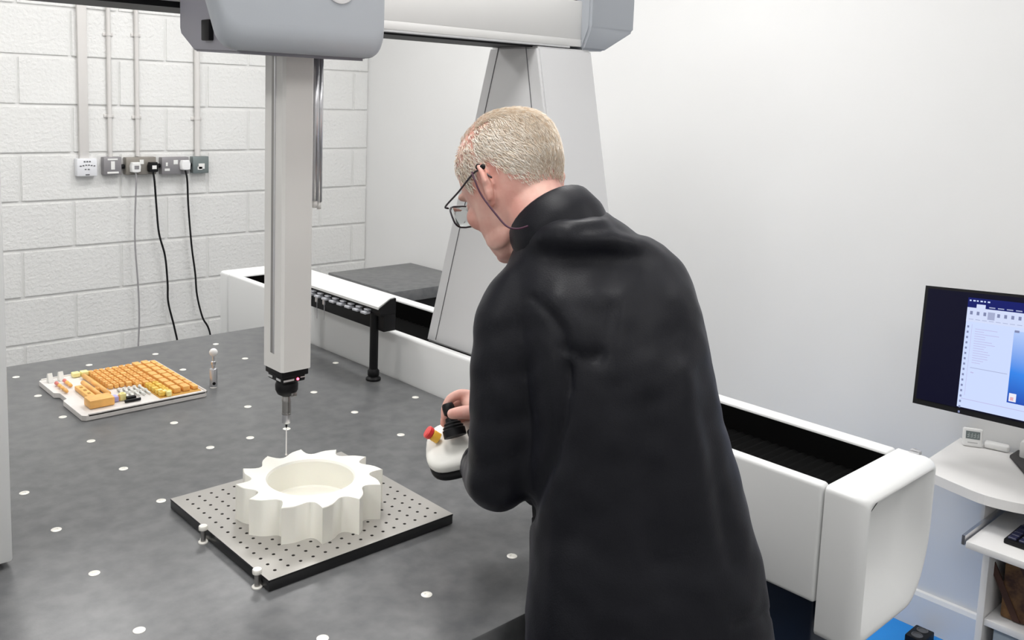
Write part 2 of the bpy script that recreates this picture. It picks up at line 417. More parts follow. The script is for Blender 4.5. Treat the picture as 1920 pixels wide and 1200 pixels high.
# probe head
cx, cy = 0.160, -1.213
ph = P_(box('probe_head', RX0+0.003, RX1-0.004, RY0+0.004, RY1-0.004, 0.291, 0.304, M_BLACK, bev=0.002))
ph['label'] = 'black motorised probe head with silver probe and red light'
box('probe_collar', RX0+0.006, RX1-0.009, RY0+0.007, RY1-0.008, 0.279, 0.292, M_BLACK, ph, bev=0.003)
M_SILV = mat('silver_strip', (0.8, 0.8, 0.8), 0.3, metal=0.6)
box('silver_strip', RX0+0.008, RX0+0.030, RY0+0.0062, RY0+0.010, 0.283, 0.2865, M_SILV, ph)
box('silver_strip', RX1-0.020, RX1-0.010, RY0+0.0062, RY0+0.010, 0.286, 0.288, M_SILV, ph)
box('silver_strip', RX0+0.0052, RX0+0.008, -1.236, -1.220, 0.283, 0.287, M_SILV, ph)
box('silver_strip', RX0+0.0052, RX0+0.008, -1.205, -1.187, 0.283, 0.287, M_SILV, ph)
bm = bmesh.new(); ell(bm, (RX0+0.038, RY0+0.0065, 0.2848), 0.0026, 0.0026, 0.0026, seg=12)
fin('indicator_light', bm, mat('red_led', (1, 0.1, 0.12), 0.3, emit=(1, 0.08, 0.14), estr=6), ph, smooth=True)
latheo('ball_joint', [(0.012, 0.026), (0.0195, 0.020), (0.0220, 0.012), (0.0215, 0.002), (0.0175, -0.006), (0.010, -0.0105)], (cx, cy, 0.256), M_BLACK, ph, 28)
box('joint_bracket', cx-0.002, cx+0.010, cy-0.023, cy-0.017, 0.248, 0.256, M_GUNM, ph, bev=0.002)
latheo('probe_body', [(0.0075, 0.249), (0.0088, 0.246), (0.0088, 0.240), (0.0094, 0.239), (0.0094, 0.2345), (0.0086, 0.234), (0.0086, 0.212), (0.0092, 0.2115), (0.0092, 0.2085), (0.0086, 0.208), (0.0080, 0.195)], (cx, cy, 0), M_GUNM, ph, 24)
latheo('probe_module', [(0.0087, 0.2085), (0.0087, 0.192), (0.0080, 0.1905), (0.0, 0.1905)], (cx, cy, 0), M_METAL, ph, 24)
latheo('stylus_holder', [(0.0022, 0.1915), (0.0022, 0.187), (0.0012, 0.181)], (cx, cy, 0), M_BLACK, ph, 14)
latheo('stylus_stem', [(0.0011, 0.1815), (0.0011, 0.128)], (cx, cy, 0), mat('ceramic_stem', (0.9, 0.88, 0.86), 0.35), ph, 10)
bm = bmesh.new(); ell(bm, (cx, cy, 0.127), 0.0022, 0.0022, 0.0022, seg=12)
fin('stylus_ball', bm, mat('stylus_ball', (0.85, 0.78, 0.76), 0.15), ph, smooth=True)

# ================================================================== THINGS ON THE TABLE
# breadboard plate with a grid of real holes
PX0, PX1, PY0, PY1, PZ0, PZ1 = 0.0, 0.398, -1.437, -1.045, 0.001, 0.021
bp_ = empty('fixture_plate', ((PX0+PX1)/2, (PY0+PY1)/2, 0), 'square grey metal fixture plate with a grid of threaded holes under the cream sprocket', 'plate')
bp_inv = Matrix.Translation(-bp_.location)
bm = bmesh.new()
N = 15; mg = 0.012
gx = [PX0+mg+(PX1-PX0-2*mg)*i/N for i in range(N+1)]; gy = [PY0+mg+(PY1-PY0-2*mg)*i/N for i in range(N+1)]
bmh = bmesh.new()
for i in range(N):
    for j in range(N):
        x0, x1, y0, y1 = gx[i], gx[i+1], gy[j], gy[j+1]; xc, yc = (x0+x1)/2, (y0+y1)/2; r = 0.0033
        sq = [(x1, yc), (x1, y1), (xc, y1), (x0, y1), (x0, yc), (x0, y0), (xc, y0), (x1, y0)]
        vo = [bm.verts.new((a, b, PZ1)) for a, b in sq]
        vi = [bm.verts.new((xc+r*math.cos(k*math.pi/4), yc+r*math.sin(k*math.pi/4), PZ1)) for k in range(8)]
        for k in range(8): bm.faces.new((vo[k], vo[(k+1) % 8], vi[(k+1) % 8], vi[k]))
        hi = [bmh.verts.new((xc+r*math.cos(k*math.pi/4), yc+r*math.sin(k*math.pi/4), PZ1)) for k in range(8)]
        hl = [bmh.verts.new((xc+r*0.8*math.cos(k*math.pi/4), yc+r*0.8*math.sin(k*math.pi/4), PZ1-0.003)) for k in range(8)]
        for k in range(8): bmh.faces.new((hi[k], hi[(k+1) % 8], hl[(k+1) % 8], hl[k]))
        bmh.faces.new(hl)
fr = [(PX0, PY0, PX1, gy[0]), (PX0, gy[-1], PX1, PY1), (PX0, gy[0], gx[0], gy[-1]), (gx[-1], gy[0], PX1, gy[-1])]
for (a, b, c, d) in fr:
    bm.faces.new([bm.verts.new(p) for p in ((a, b, PZ1), (c, b, PZ1), (c, d, PZ1), (a, d, PZ1))])
bmesh.ops.remove_doubles(bm, verts=bm.verts, dist=1e-5)
o = fin('top_face', bm, M_PLATE, bp_); o.matrix_parent_inverse = bp_inv
me = o.data
for p in me.polygons:
    if p.normal.z < 0: p.flip()
o = fin('hole_grid', bmh, M_HOLE, bp_); o.matrix_parent_inverse = bp_inv; o['kind'] = 'stuff'
o = box('plate_body', PX0, PX1, PY0, PY1, PZ0, PZ1-0.0032, M_PLATES, bp_, bev=0.0015); o.matrix_parent_inverse = bp_inv
bm = bmesh.new()
for (x0, x1, y0, y1) in ((PX0, PX1, PY0, PY0+0.0015), (PX0, PX1, PY1-0.0015, PY1), (PX0, PX0+0.0015, PY0, PY1), (PX1-0.0015, PX1, PY0, PY1)):
    bx(bm, x0, x1, y0, y1, PZ1-0.0036, PZ1-0.0002)
o = fin('edge_band', bm, M_PLATES, bp_); o.matrix_parent_inverse = bp_inv
# locating pins by the left edge
for k, (px, lab) in enumerate((((381, 1017), 'shiny steel locating pin halfway along the left side of the plate'), ((482, 1101), 'shiny steel locating pin by the front corner of the plate'))):
    q = onz(px[0], px[1], 0.0)
    pn = empty('locating_pin', (q.x, q.y, 0), lab, 'pin', 'locating pins against the fixture plate')
    latheo('flange', [(0.009, 0), (0.009, 0.002), (0.008, 0.003), (0.0045, 0.003)], (0, 0, 0), M_STEELI, pn, 20)
    latheo('shaft', [(0.0046, 0.002), (0.0046, 0.0245)], (0, 0, 0), M_GUNM, pn, 20)
    latheo('head', [(0.0048, 0.024), (0.0078, 0.025), (0.0082, 0.027), (0.0082, 0.031), (0.0072, 0.0325), (0.0, 0.0325)], (0, 0, 0), M_STEELI, pn, 20)
# twelve-toothed sprocket
GX, GY, GZ0, GZ1 = 0.189, -1.257, PZ1, PZ1+0.069
RT, RR, RBORE = 0.141, 0.117, 0.082
NT = 12; TH0 = math.radians(-113.0)
def tooth_profile():
    pts = []
    for k in range(NT):
        a0 = TH0+2*math.pi*k/NT; w = 2*math.pi/NT
        seq = [(0.0, RT), (0.03, RT-0.002), (0.14, RT-0.0055), (0.28, RT-0.0105), (0.40, RT-0.0165), (0.50, RT-0.0225), (0.60, RT-0.0272), (0.71, RT-0.0290), (0.81, RT-0.0272), (0.89, RT-0.0220), (0.945, RT-0.0140), (0.985, RT-0.0045)]
        for t, r in seq: pts.append((r*math.cos(a0+w*t), r*math.sin(a0+w*t)))
    return pts
prf = tooth_profile(); n = len(prf)
bm = bmesh.new()
def ring_at(f, z): return [Vector((GX+p[0]*f, GY+p[1]*f, z)) for p in prf]
def circ(r, z): return [Vector((GX+r*math.cos(math.atan2(p[1], p[0])), GY+r*math.sin(math.atan2(p[1], p[0])), z)) for p in prf]
rings(bm, [ring_at(0.6, GZ0), ring_at(1, GZ0), ring_at(1, GZ1-0.0012), ring_at(0.993, GZ1), circ(RBORE+0.003, GZ1), circ(RBORE, GZ1-0.004), circ(RBORE-0.001, GZ0+0.016), circ(RBORE-0.004, GZ0+0.013), circ(0.02, GZ0+0.013)])
tag(fin('sprocket', bm, M_CREAM, auto=0.5), 'thick cream white toothed sprocket ring lying on the perforated plate', 'gear')
# calibration sphere
cs = empty('calibration_sphere', (0.402, -0.396, 0), 'white reference ball on a small steel post behind the orange tray', 'sphere')
latheo('base', [(0.0105, 0), (0.0105, 0.050), (0.0095, 0.052), (0.004, 0.054)], (0, 0, 0), M_METAL, cs, 24)
latheo('stem', [(0.004, 0.05), (0.0045, 0.062), (0.0065, 0.064), (0.0065, 0.072), (0.003, 0.074), (0.003, 0.088)], (0, 0, 0), M_METAL, cs, 16)
bm = bmesh.new(); ell(bm, (0, 0, 0.0985), 0.0115, 0.0115, 0.0115, seg=28); fin('ball', bm, mat('white_ceramic', (0.88, 0.86, 0.84), 0.25), cs, smooth=True)
latheo('clamp_hole', [(0.0045, 0), (0.0045, 0.001), (0, 0.001)], (-0.0030, -0.0098, 0.012), M_BLACK, cs, 12, (-0.3, -0.95, 0))
# tool rack
rk = empty('stylus_rack', (0.80, -0.4, 0), 'white stylus change rack on black posts beside the guideway', 'rack')
rinv = Matrix.Translation(-rk.location)
def K(o): o.matrix_parent_inverse = rinv.copy(); return o
bm = bmesh.new(); prism(bm, [(0.778, -0.648, 0.219), (0.778, -0.648, 0.226), (0.818, -0.648, 0.247), (0.835, -0.648, 0.249), (0.835, -0.648, 0.241), (0.820, -0.648, 0.240)], (0, 0.50, 0))
K(fin('rack_cover', bm, M_WHITE, rk))
bm = bmesh.new(); prism(bm, [(0.785, -0.652, 0.205), (0.780, -0.652, 0.222), (0.819, -0.652, 0.2445), (0.837, -0.652, 0.2465), (0.837, -0.652, 0.205)], (0, 0.005, 0)); K(fin('end_plate', bm, M_BLACK, rk))
K(box('rail', 0.788, 0.842, -0.646, -0.15, 0.196, 0.2145, M_BLACK, rk, bev=0.002))
K(box('rail_back', 0.80, 0.842, -0.646, -0.15, 0.15, 0.197, M_BLACK, rk, bev=0.002))
M_PORT = mat('port_grey', (0.55, 0.56, 0.60), 0.4)
for i in range(10):
    y = -0.585+i*0.042
    pt = K(box('port', 0.768, 0.800, y-0.0125, y+0.0125, 0.196, 0.203, M_PORT, rk, bev=0.002))
    box('port_lid', 0.776, 0.802, y-0.014, y+0.006, 0.2065, 0.2105, M_PORT, pt, bev=0.001)
for (y, L) in ((-0.36, 0.045), (-0.318, 0.05), (-0.276, 0.08)):
    K(latheo('spare_stylus', [(0.006, 0.196), (0.006, 0.180), (0.002, 0.176), (0.0011, 0.174), (0.0011, 0.176-L), (0.0, 0.176-L)], (0.782, y, 0), M_METAL, rk, 10))
for y in (-0.604, -0.20):
    pst = K(latheo('post', [(0.0125, 0.03), (0.0125, 0.20)], (0.797, y, 0), M_BLACK, rk, 24))
    latheo('post_base', [(0.022, 0.001), (0.022, 0.006), (0.015, 0.012), (0.017, 0.016), (0.017, 0.028), (0.0125, 0.034)], (0.797, y, 0), M_BLACK, pst, 24)
# tray of orange fixture parts
TRX0, TRX1, TRY0, TRY1 = 0.027, 0.352, -0.464, -0.112
M_TRAY = mat('frosted_tray', (0.74, 0.71, 0.68), 0.35, bump=0.1, bscale=60, var=0.05, vscale=12)
tr = empty('kit_tray', ((TRX0+TRX1)/2, (TRY0+TRY1)/2, 0), 'pale frosted tray holding rows of orange fixture parts', 'tray')
tinv = Matrix.Translation(-tr.location)
bm = bmesh.new()
ym = (TRY0+TRY1)/2
outl = [(TRX0, TRY0+0.008), (TRX0+0.008, TRY0), (TRX1-0.006, TRY0), (TRX1, TRY0+0.006), (TRX1, TRY1-0.006), (TRX1-0.006, TRY1), (TRX0+0.006, TRY1), (TRX0, TRY1-0.006), (TRX0, ym+0.045), (TRX0+0.012, ym+0.035), (TRX0+0.012, ym-0.02), (TRX0, ym-0.03)]
prism(bm, [(a, b, 0.001) for a, b in outl], (0, 0, 0.013))
o = fin('tray_body', bm, M_TRAY, tr); o.matrix_parent_inverse = tinv
bm = bmesh.new()
ins = 0.010
for (a, b, c, d) in ((TRX0+0.014, TRY0, TRX1, TRY0+0.004), (TRX0+0.006, TRY1-0.004, TRX1, TRY1), (TRX1-0.004, TRY0, TRX1, TRY1)):
    bx(bm, a, c, b, d, 0.010, 0.0175, 0.001, 1)
o = fin('tray_rim', bm, M_TRAY, tr); o.matrix_parent_inverse = tinv
bm = bmesh.new(); prism(bm, [(0.146, -0.285, 0.0135), (0.212, -0.285, 0.0135), (0.212, -0.325, 0.0135), (0.229, -0.325, 0.0135), (0.229, -0.446, 0.0135), (0.344, -0.446, 0.0135), (0.344, -0.128, 0.0135), (0.146, -0.128, 0.0135)], (0, 0, 0.0012))
o = fin('foam_insert', bm, mat('amber_foam', (0.55, 0.30, 0.06), 0.7), tr); o.matrix_parent_inverse = tinv
M_OR = mat('orange_part', (0.86, 0.46, 0.13), 0.45, var=0.12, vscale=25)
M_OR2 = mat('amber_part', (0.88, 0.58, 0.10), 0.4, var=0.1, vscale=25)
M_YEL = mat('pale_yellow_part', (0.93, 0.83, 0.36), 0.4)
M_CLR = mat('clear_part', (0.84, 0.84, 0.80), 0.2)
M_PUR = mat('violet_part', (0.45, 0.42, 0.75), 0.4)
M_RED = mat('red_tip', (0.75, 0.22, 0.18), 0.4)
ZT = 0.0148
def piece(name, x, y, lx, ly, h, m, label, group, hole=True, rz=0.0):
    key = (round(lx, 4), round(ly, 4), round(h, 4), m.name, hole)
    if key not in pc:
        bm = bmesh.new(); bx(bm, -lx/2, lx/2, -ly/2, ly/2, 0, h, min(lx, ly)*0.12, 2)
        if hole: lathe(bm, [(min(lx, ly)*0.30, h-0.0005), (min(lx, ly)*0.30, h+0.0015), (min(lx, ly)*0.16, h+0.0015), (min(lx, ly)*0.16, h+0.0002), (0, h+0.0002)], (0, 0, 0), 10)
        bmesh.ops.recalc_face_normals(bm, faces=bm.faces)
        me = bpy.data.meshes.new(name); bm.to_mesh(me); bm.free(); me.materials.append(m)
        me.polygons.foreach_set('use_smooth', [True]*len(me.polygons)); me.set_sharp_from_angle(angle=0.6)
        pc[key] = me
    o = bpy.data.objects.new(name, pc[key]); COL.objects.link(o); o.location = (x, y, ZT); o.rotation_euler = (0, 0, rz)
    tag(o, label, 'fixture part', group); return o
pc = {}
ORD = ['first', 'second', 'third', 'fourth', 'fifth', 'sixth', 'seventh', 'eighth', 'ninth', 'tenth', 'eleventh', 'twelfth', 'thirteenth', 'fourteenth', 'fifteenth', 'sixteenth']
count = {}
def nth(row):
    count[row] = count.get(row, 0)+1; return ORD[count[row]-1]
LB_S, GP_S = 'small square orange part in the packed rows of the tray', 'small orange parts in the tray'
LB_L, GP_L = 'long orange block in the rows along the far right side of the tray', 'long orange blocks in the tray'
for ci, x in enumerate((0.334, 0.309, 0.283)):
    nn = 8; 
    for k in range(nn):
        y = TRY0+0.030+(TRY1-TRY0-0.05)*(k+0.5)/nn
        piece('long_block', x, y, 0.014 if ci == 0 else 0.0195, 0.0315, 0.010 if ci == 0 else 0.014, M_OR, 'long orange block, %s from the front in the %s row from the right' % (nth('L%d' % ci), ORD[ci]), GP_L, hole=False)
for ci, x in enumerate((0.260, 0.241, 0.222, 0.203)):
    nn = 14
    for k in range(nn):
        y = TRY0+0.026+(TRY1-TRY0-0.05)*(k+0.5)/nn
        if ci >= 2 and k < 6-(ci == 2): continue
        piece('square_part', x, y, 0.0145, 0.0165, 0.012, M_OR2 if (k < 5 and ci < 2) else M_OR, 'small %s part, %s from the front in the %s row from the right' % ('amber' if (k < 5 and ci < 2) else 'orange', nth('S%d' % ci), ORD[ci+3]), GP_S, hole=(k+ci) % 3 != 0)
for ci, x in enumerate((0.186, 0.171, 0.156)):
    nn = 16
    for k in range(nn):
        y = TRY0+0.03+(TRY1-TRY0-0.05)*(k+0.5)/nn
        if k < 7: continue
        piece('square_part', x, y, 0.0115, 0.0140, 0.011, M_OR, 'small orange part, %s from the front in the %s row from the right' % (nth('T%d' % ci), ORD[ci+7]), GP_S, hole=(k+ci) % 2 == 0)
for k, yy in enumerate((-0.42, -0.405, -0.39)):
    piece('yellow_tab', 0.243-0.006*k+0.012, yy-0.02, 0.012, 0.011, 0.013, M_YEL, ['pale yellow tab nearest the front edge of the tray', 'middle one of three pale yellow tabs near the front of the tray', 'pale yellow tab farthest from the front edge, beside the clear screws'][k], 'yellow tabs in the tray', hole=False)
for k in range(5):
    for j in range(2):
        x, y = 0.165+0.014*k, -0.385+0.042*j
        bm = bmesh.new(); tube(bm, [(x, y-0.016, ZT+0.004), (x, y+0.012, ZT+0.004)], 0.0028, 8); tube(bm, [(x, y+0.012, ZT+0.004), (x, y+0.017, ZT+0.004)], 0.005, 8)
        tag(fin('clear_screw', bm, M_CLR, smooth=True), 'clear plastic screw, %s from the left in the %s row of screws' % (ORD[k], 'nearer' if j == 0 else 'farther'), 'screw', 'clear screws in the tray')
# left part of the tray: long rods, tabs, clips and the big orange block
def rod(name, pts, r, m, label, group):
    bm = bmesh.new(); tube(bm, pts, r, 10); tag(fin(name, bm, m, smooth=True), label, 'fixture part', group)
for k, (x, ya, yb) in enumerate(((0.131, -0.35, -0.16), (0.109, -0.36, -0.22))):
    rod('orange_rod', [(x, ya, ZT+0.0065), (x, yb, ZT+0.0065)], 0.0065, M_OR, ['longer thick orange rod lying beside the packed small parts', 'shorter thick orange rod lying beside the orange bar'][k], 'orange rods in the tray')
for k, (x, ya) in enumerate(((0.118, -0.27), (0.139, -0.37))):
    piece('round_plug', x, ya-0.03, 0.012, 0.012, 0.012, M_OR, ['orange plug between the two thick orange rods', 'orange plug near the violet part'][k], 'orange plugs in the tray')
for x in (0.118, 0.141):
    piece('yellow_tab', x, -0.135, 0.020, 0.022, 0.012, M_YEL, 'pale yellow tab at the far edge, %s' % ('nearer the clear clips' if x < 0.13 else 'against the packed orange parts'), 'yellow tabs at the far edge', hole=False)
piece('orange_bar', 0.086, -0.305, 0.020, 0.105, 0.012, M_OR, 'long orange bar with small openings behind the big orange block', None, hole=False)
for dy, dl in ((-0.03, 'nearest the big orange block'), (0.0, 'in the middle'), (0.03, 'farthest from the big orange block')):
    o = piece('dark_window', 0.086, -0.305+dy, 0.007, 0.010, 0.0005, mat('amber_dark', (0.45, 0.22, 0.03), 0.4), 'small dark amber square on the orange bar, '+dl, 'amber squares on the orange bar', hole=False); o.location.z = ZT+0.012
bm = bmesh.new(); bx(bm, -0.031, 0.031, -0.023, 0.023, 0, 0.022, 0.003, 2)
o = fin('orange_block', bm, M_OR, auto=0.6); o.location = (0.088, -0.405, ZT); tag(o, 'large solid orange block at the front left of the tray', 'fixture part')
for (x, lab) in ((0.052, 'upper row'), (0.076, 'second row')):
    for k in range(4):
        y = -0.19-0.024*k if x < 0.07 else -0.18-0.02*k
        if x > 0.07 and k > 2: continue
        bm = bmesh.new(); tube(bm, [(x, y-0.008, ZT+0.006), (x, y+0.008, ZT+0.006)], [0.004, 0.0055], 10)
        tag(fin('stud', bm, M_RED if k == 0 else M_OR, smooth=True), ('short red stud' if k == 0 else 'short orange stud, %s behind its red stud,' % ORD[k-1])+(' in the outer row by the clear clips' if x < 0.07 else ' in the inner row by the clear clips'), 'fixture part', 'red studs by the clips' if k == 0 else 'orange studs by the clips')
for (x, lab) in ((0.048, 'upright clear wedge clip nearest the tray corner'), (0.076, 'upright clear wedge clip beside the red-tipped stud')):
    bm = bmesh.new(); prism(bm, [(x-0.006, -0.155, ZT), (x-0.006, -0.132, ZT), (x-0.006, -0.136, ZT+0.022), (x-0.006, -0.142, ZT+0.024)], (0.012, 0, 0))
    tag(fin('clear_clip', bm, M_CLR), lab, 'clip')
piece('violet_part', 0.128, -0.398, 0.016, 0.022, 0.014, M_PUR, 'violet part beside the big orange block', None, hole=False)
piece('yellow_cube', 0.148, -0.400, 0.016, 0.016, 0.018, M_YEL, 'pale yellow knob between the violet part and the black clamp', None, hole=True)
bm = bmesh.new(); bx(bm, -0.012, 0.012, -0.006, 0.006, 0, 0.012, 0.002); tube(bm, [(-0.02, -0.01, 0.004), (0.02, -0.012, 0.004)], 0.004, 8)
o = fin('black_clamp', bm, M_BLACK, auto=0.7); o.location = (0.164, -0.418, ZT); tag(o, 'small black clamp in the front of the tray', 'clamp')

# ================================================================== WALL ELECTRICS
YE = YB-0.002
M_COND = mat('conduit_paint', (0.68, 0.66, 0.64), 0.4)
M_SOCK = mat('socket_grey', (0.28, 0.27, 0.28), 0.4, metal=0.3)
M_SOCKG = mat('socket_green_grey', (0.20, 0.235, 0.235), 0.4, metal=0.3)
M_PLW = mat('white_plastic', (0.80, 0.80, 0.79), 0.35)
M_LBL = mat('label_white', (0.82, 0.82, 0.80), 0.5)
def conduit(x, z0, r, label, clips, flat=False):
    e = empty('conduit', (x, YE, z0), label, 'conduit', None)
    bm = bmesh.new()
    if flat: bx(bm, -r, r, -0.022, 0.0, 0, 1.62-z0, 0.002)
    else: tube(bm, [(0, -r-0.003, 0), (0, -r-0.003, 1.62-z0)], r, 14)
    fin('pipe', bm, M_COND, e, auto=0.7)
    for zc in clips:
        bm = bmesh.new(); bx(bm, -r-0.014, r+0.014, -0.006, 0.0, zc-z0-0.008, zc-z0+0.008, 0.002); lathe(bm, [(r+0.0025, -0.006), (r+0.0025, 0.006)], (0, -r-0.003, zc-z0), 14)
        fin('saddle_clip', bm, M_COND, e, auto=0.7)
    return e
conduit(0.7755, 0.476, 0.021, 'wide flat white cable trunking above the white wall box', [], True)
conduit(0.898, 0.482, 0.010, 'thin white conduit pipe above the grey switch box', [1.061, 0.677])
conduit(1.031, 0.482, 0.010, 'thin white conduit pipe above the socket with the black plug', [1.066, 0.672])
conduit(1.336, 0.478, 0.0145, 'white conduit pipe above the green-grey box', [0.669])
def wbox(name, x0, x1, z0, z1, m, label, cat, marks, dep=0.04):
    e = empty(name, ((x0+x1)/2, YE, z0), label, cat)
    iv = Matrix.Translation(-e.location)
    o = box('housing', x0, x1, YE-dep, YE, z0, z1, m, e, bev=0.004); o.matrix_parent_inverse = iv
    for (a, b, c, d, mm_, nm) in marks:
        o = box(nm, x0+a, x0+b, YE-dep-0.002, YE-dep+0.001, z0+c, z0+d, mm_, e, bev=0.0006, seg=1); o.matrix_parent_inverse = iv
    return e
dk = M_SEAM
holes = [(0.030+0.012*k, 0.038+0.012*k, 0.066, 0.072, dk, 'vent_slot') for k in range(3)] + [(0.012+0.0125*k, 0.020+0.0125*k, 0.046+0.005*(1-abs(k-2.5)/2.5), 0.051+0.005*(1-abs(k-2.5)/2.5), dk, 'vent_slot') for k in range(6)] + [(0.034+0.014*k, 0.042+0.014*k, 0.030, 0.035, dk, 'vent_slot') for k in range(2)] + [(0.038, 0.056, 0.005, 0.010, dk, 'vent_slot')]
wbox('wall_box', 0.735, 0.827, 0.394, 0.477, mat('box_white', (0.78, 0.79, 0.82), 0.35), 'square white wall box with small vents below the wide trunking', 'box', holes)
wbox('switch_box', 0.857, 0.942, 0.397, 0.482, M_SOCK, 'grey metal switch box left of the double socket', 'switch', [(0.034, 0.052, 0.025, 0.065, M_LBL, 'switch_rocker'), (0.018, 0.066, 0.070, 0.078, M_LBL, 'label_strip'), (0.016, 0.070, 0.006, 0.015, M_LBL, 'label_strip')])
wbox('double_socket', 0.963, 1.112, 0.393, 0.479, mat('socket_olive', (0.27, 0.25, 0.22), 0.4, metal=0.3), 'grey double socket with one white and one black plug', 'socket', [(0.066, 0.086, 0.052, 0.074, M_LBL, 'label_strip')])
wbox('double_socket', 1.140, 1.281, 0.390, 0.476, M_SOCK, 'grey double socket with a single white plug in its right half', 'socket', [(0.014, 0.040, 0.018, 0.030, M_LBL, 'label_strip'), (0.020, 0.030, 0.042, 0.060, M_LBL, 'switch_rocker'), (0.060, 0.082, 0.050, 0.072, M_LBL, 'label_strip')])
wbox('junction_box', 1.302, 1.388, 0.391, 0.477, M_SOCKG, 'green-grey square box at the right end of the sockets', 'box', [(0.030, 0.062, 0.022, 0.050, M_LBL, 'label_strip'), (0.024, 0.050, 0.018, 0.034, M_LBL, 'label_strip')])
for (a, b) in ((0.944, 0.961), (1.114, 1.138), (1.283, 1.300)):
    bm = bmesh.new(); tube(bm, [(a, YE-0.02, 0.434), (b, YE-0.02, 0.434)], 0.011, 14)
    tag(fin('conduit_coupler', bm, M_BLACK, smooth=True), {0.944: 'short black coupler between the switch box and the double socket', 1.114: 'short black coupler between the two double sockets', 1.283: 'short black coupler beside the green-grey box'}[a], 'coupler')
def plug(x, z, m, label, pts, cm, r=0.0042, sticker=None):
    e = empty('plug', (x, YE-0.040, z), label, 'plug'); iv = Matrix.Translation(-e.location)
    bm = bmesh.new(); s = 0.025
    poly = [(-s*0.75, s), (s*0.75, s), (s, s*0.3), (s*0.9, -s*0.85), (s*0.4, -s), (-s*0.4, -s), (-s*0.9, -s*0.85), (-s, s*0.3)]
    rings(bm, [[Vector((a*k, y, b*k)) for a, b in poly] for k, y in ((0.95, 0), (1.0, -0.004), (1.0, -0.024), (0.85, -0.030))])
    fin('plug_body', bm, m, e, auto=0.6)
    if sticker: box('sticker', -0.010, 0.012, -0.0312, -0.029, -0.008, 0.010, sticker, e)
    pp = [Vector((x, YE-0.055, z-0.022))]+[Vector(p) for p in pts]
    o = tubeo('cable', spline(pp, 8), r, cm, e, 8); o.matrix_parent_inverse = iv
yc = YE-0.05
plug(1.002, 0.431, M_PLW, 'white plug in the left half of the double socket with grey cable', [(1.004, yc-0.01, 0.37), (1.000, yc, 0.20), (0.998, yc, 0.05), (1.010, yc, -0.15), (1.014, yc, -0.32), (1.006, yc, -0.50), (1.0, yc, -0.80)], mat('grey_cable', (0.33, 0.32, 0.33), 0.5), 0.0042, M_SOCK)
plug(1.089, 0.430, M_BLACK, 'black plug with black cable in the double socket', [(1.094, yc-0.01, 0.36), (1.106, yc, 0.24), (1.118, yc, 0.10), (1.148, yc, -0.02), (1.160, yc, -0.16), (1.163, yc, -0.26), (1.195, yc, -0.40), (1.215, yc, -0.52), (1.23, yc, -0.80)], M_BLACK, 0.0052, M_LBL)
plug(1.254, 0.436, mat('plug_white', (0.86, 0.86, 0.86), 0.35), 'white plug with black cable in the right-hand double socket', [(1.262, yc-0.01, 0.36), (1.272, yc, 0.22), (1.288, yc, 0.02), (1.306, yc, -0.12), (1.316, yc, -0.24), (1.345, yc, -0.36), (1.390, yc, -0.47), (1.42, yc, -0.80)], M_BLACK, 0.0050)

# ================================================================== SECOND GRANITE TABLE IN THE CORNER
g2 = empty('surface_plate', (2.12, 1.0, FLOOR), 'flat dark grey granite slab on a black stand in the corner behind the guideway', 'table')
gi = Matrix.Translation(-g2.location)
def G2(o): o.matrix_parent_inverse = gi.copy(); return o
G2(box('slab', 1.845, 2.385, 0.715, 1.285, -0.165, -0.108, M_GRAN, g2, bev=0.003))
G2(box('stand_frame', 1.87, 2.36, 0.74, 1.26, -0.26, -0.166, M_BLACK, g2, bev=0.004))
for (x, y) in ((1.90, 0.77), (2.33, 0.77), (1.90, 1.23), (2.33, 1.23)):
    G2(box('leg', x-0.025, x+0.025, y-0.025, y+0.025, FLOOR, -0.25, M_BLACK, g2, bev=0.003))

# ================================================================== DESK CORNER
M_DESK = mat('desk_white', (0.77, 0.76, 0.75), 0.4)
DZ = -0.22
dk_ = empty('computer_desk', (2.2, -2.0, FLOOR), 'white corner computer desk with curved front edge and keyboard shelf', 'desk')
di = Matrix.Translation(-dk_.location)
def DK(o): o.matrix_parent_inverse = di.copy(); return o
edge = spline([(2.0, -1.725, 0), (1.982, -1.79, 0), (1.966, -1.87, 0), (1.985, -1.95, 0), (2.03, -2.03, 0), (2.05, -2.12, 0), (2.02, -2.25, 0), (1.95, -2.40, 0), (1.88, -2.6, 0)], 5)
poly = [Vector((2.385, -1.65, DZ-0.028)), Vector((2.04, -1.662, DZ-0.028)), Vector((2.01, -1.69, DZ-0.028))]+[Vector((p.x, p.y, DZ-0.028)) for p in edge]+[Vector((2.385, -2.6, DZ-0.028))]
bm = bmesh.new(); prism(bm, poly, (0, 0, 0.028)); DK(fin('desktop', bm, M_DESK, dk_))
DK(box('keyboard_shelf', 1.885, 2.25, -2.50, -1.862, -0.352, -0.332, M_DESK, dk_, bev=0.002))
rl = DK(box('shelf_rail', 1.885, 2.30, -1.859, -1.851, -0.345, -0.318, M_METAL, dk_))
DK(box('rail_hanger', 2.04, 2.34, -1.852, -1.843, -0.335, -0.249, M_DESK, dk_))
DK(box('side_panel', 2.03, 2.375, -1.880, -1.862, FLOOR, -0.354, M_DESK, dk_, bev=0.001))
DK(box('side_panel', 2.03, 2.375, -2.5, -2.482, FLOOR, -0.354, M_DESK, dk_, bev=0.001))
DK(box('lower_shelf', 2.035, 2.375, -2.481, -1.881, -0.625, -0.605, M_DESK, dk_, bev=0.001))
DK(box('back_panel', 2.36, 2.374, -2.481, -1.881, FLOOR, -0.354, M_DESK, dk_))
DK(box('lower_door', 2.045, 2.06, -2.48, -1.905, FLOOR+0.04, -0.63, mat('blue_grey_panel', (0.33, 0.38, 0.42), 0.35), dk_, bev=0.002))
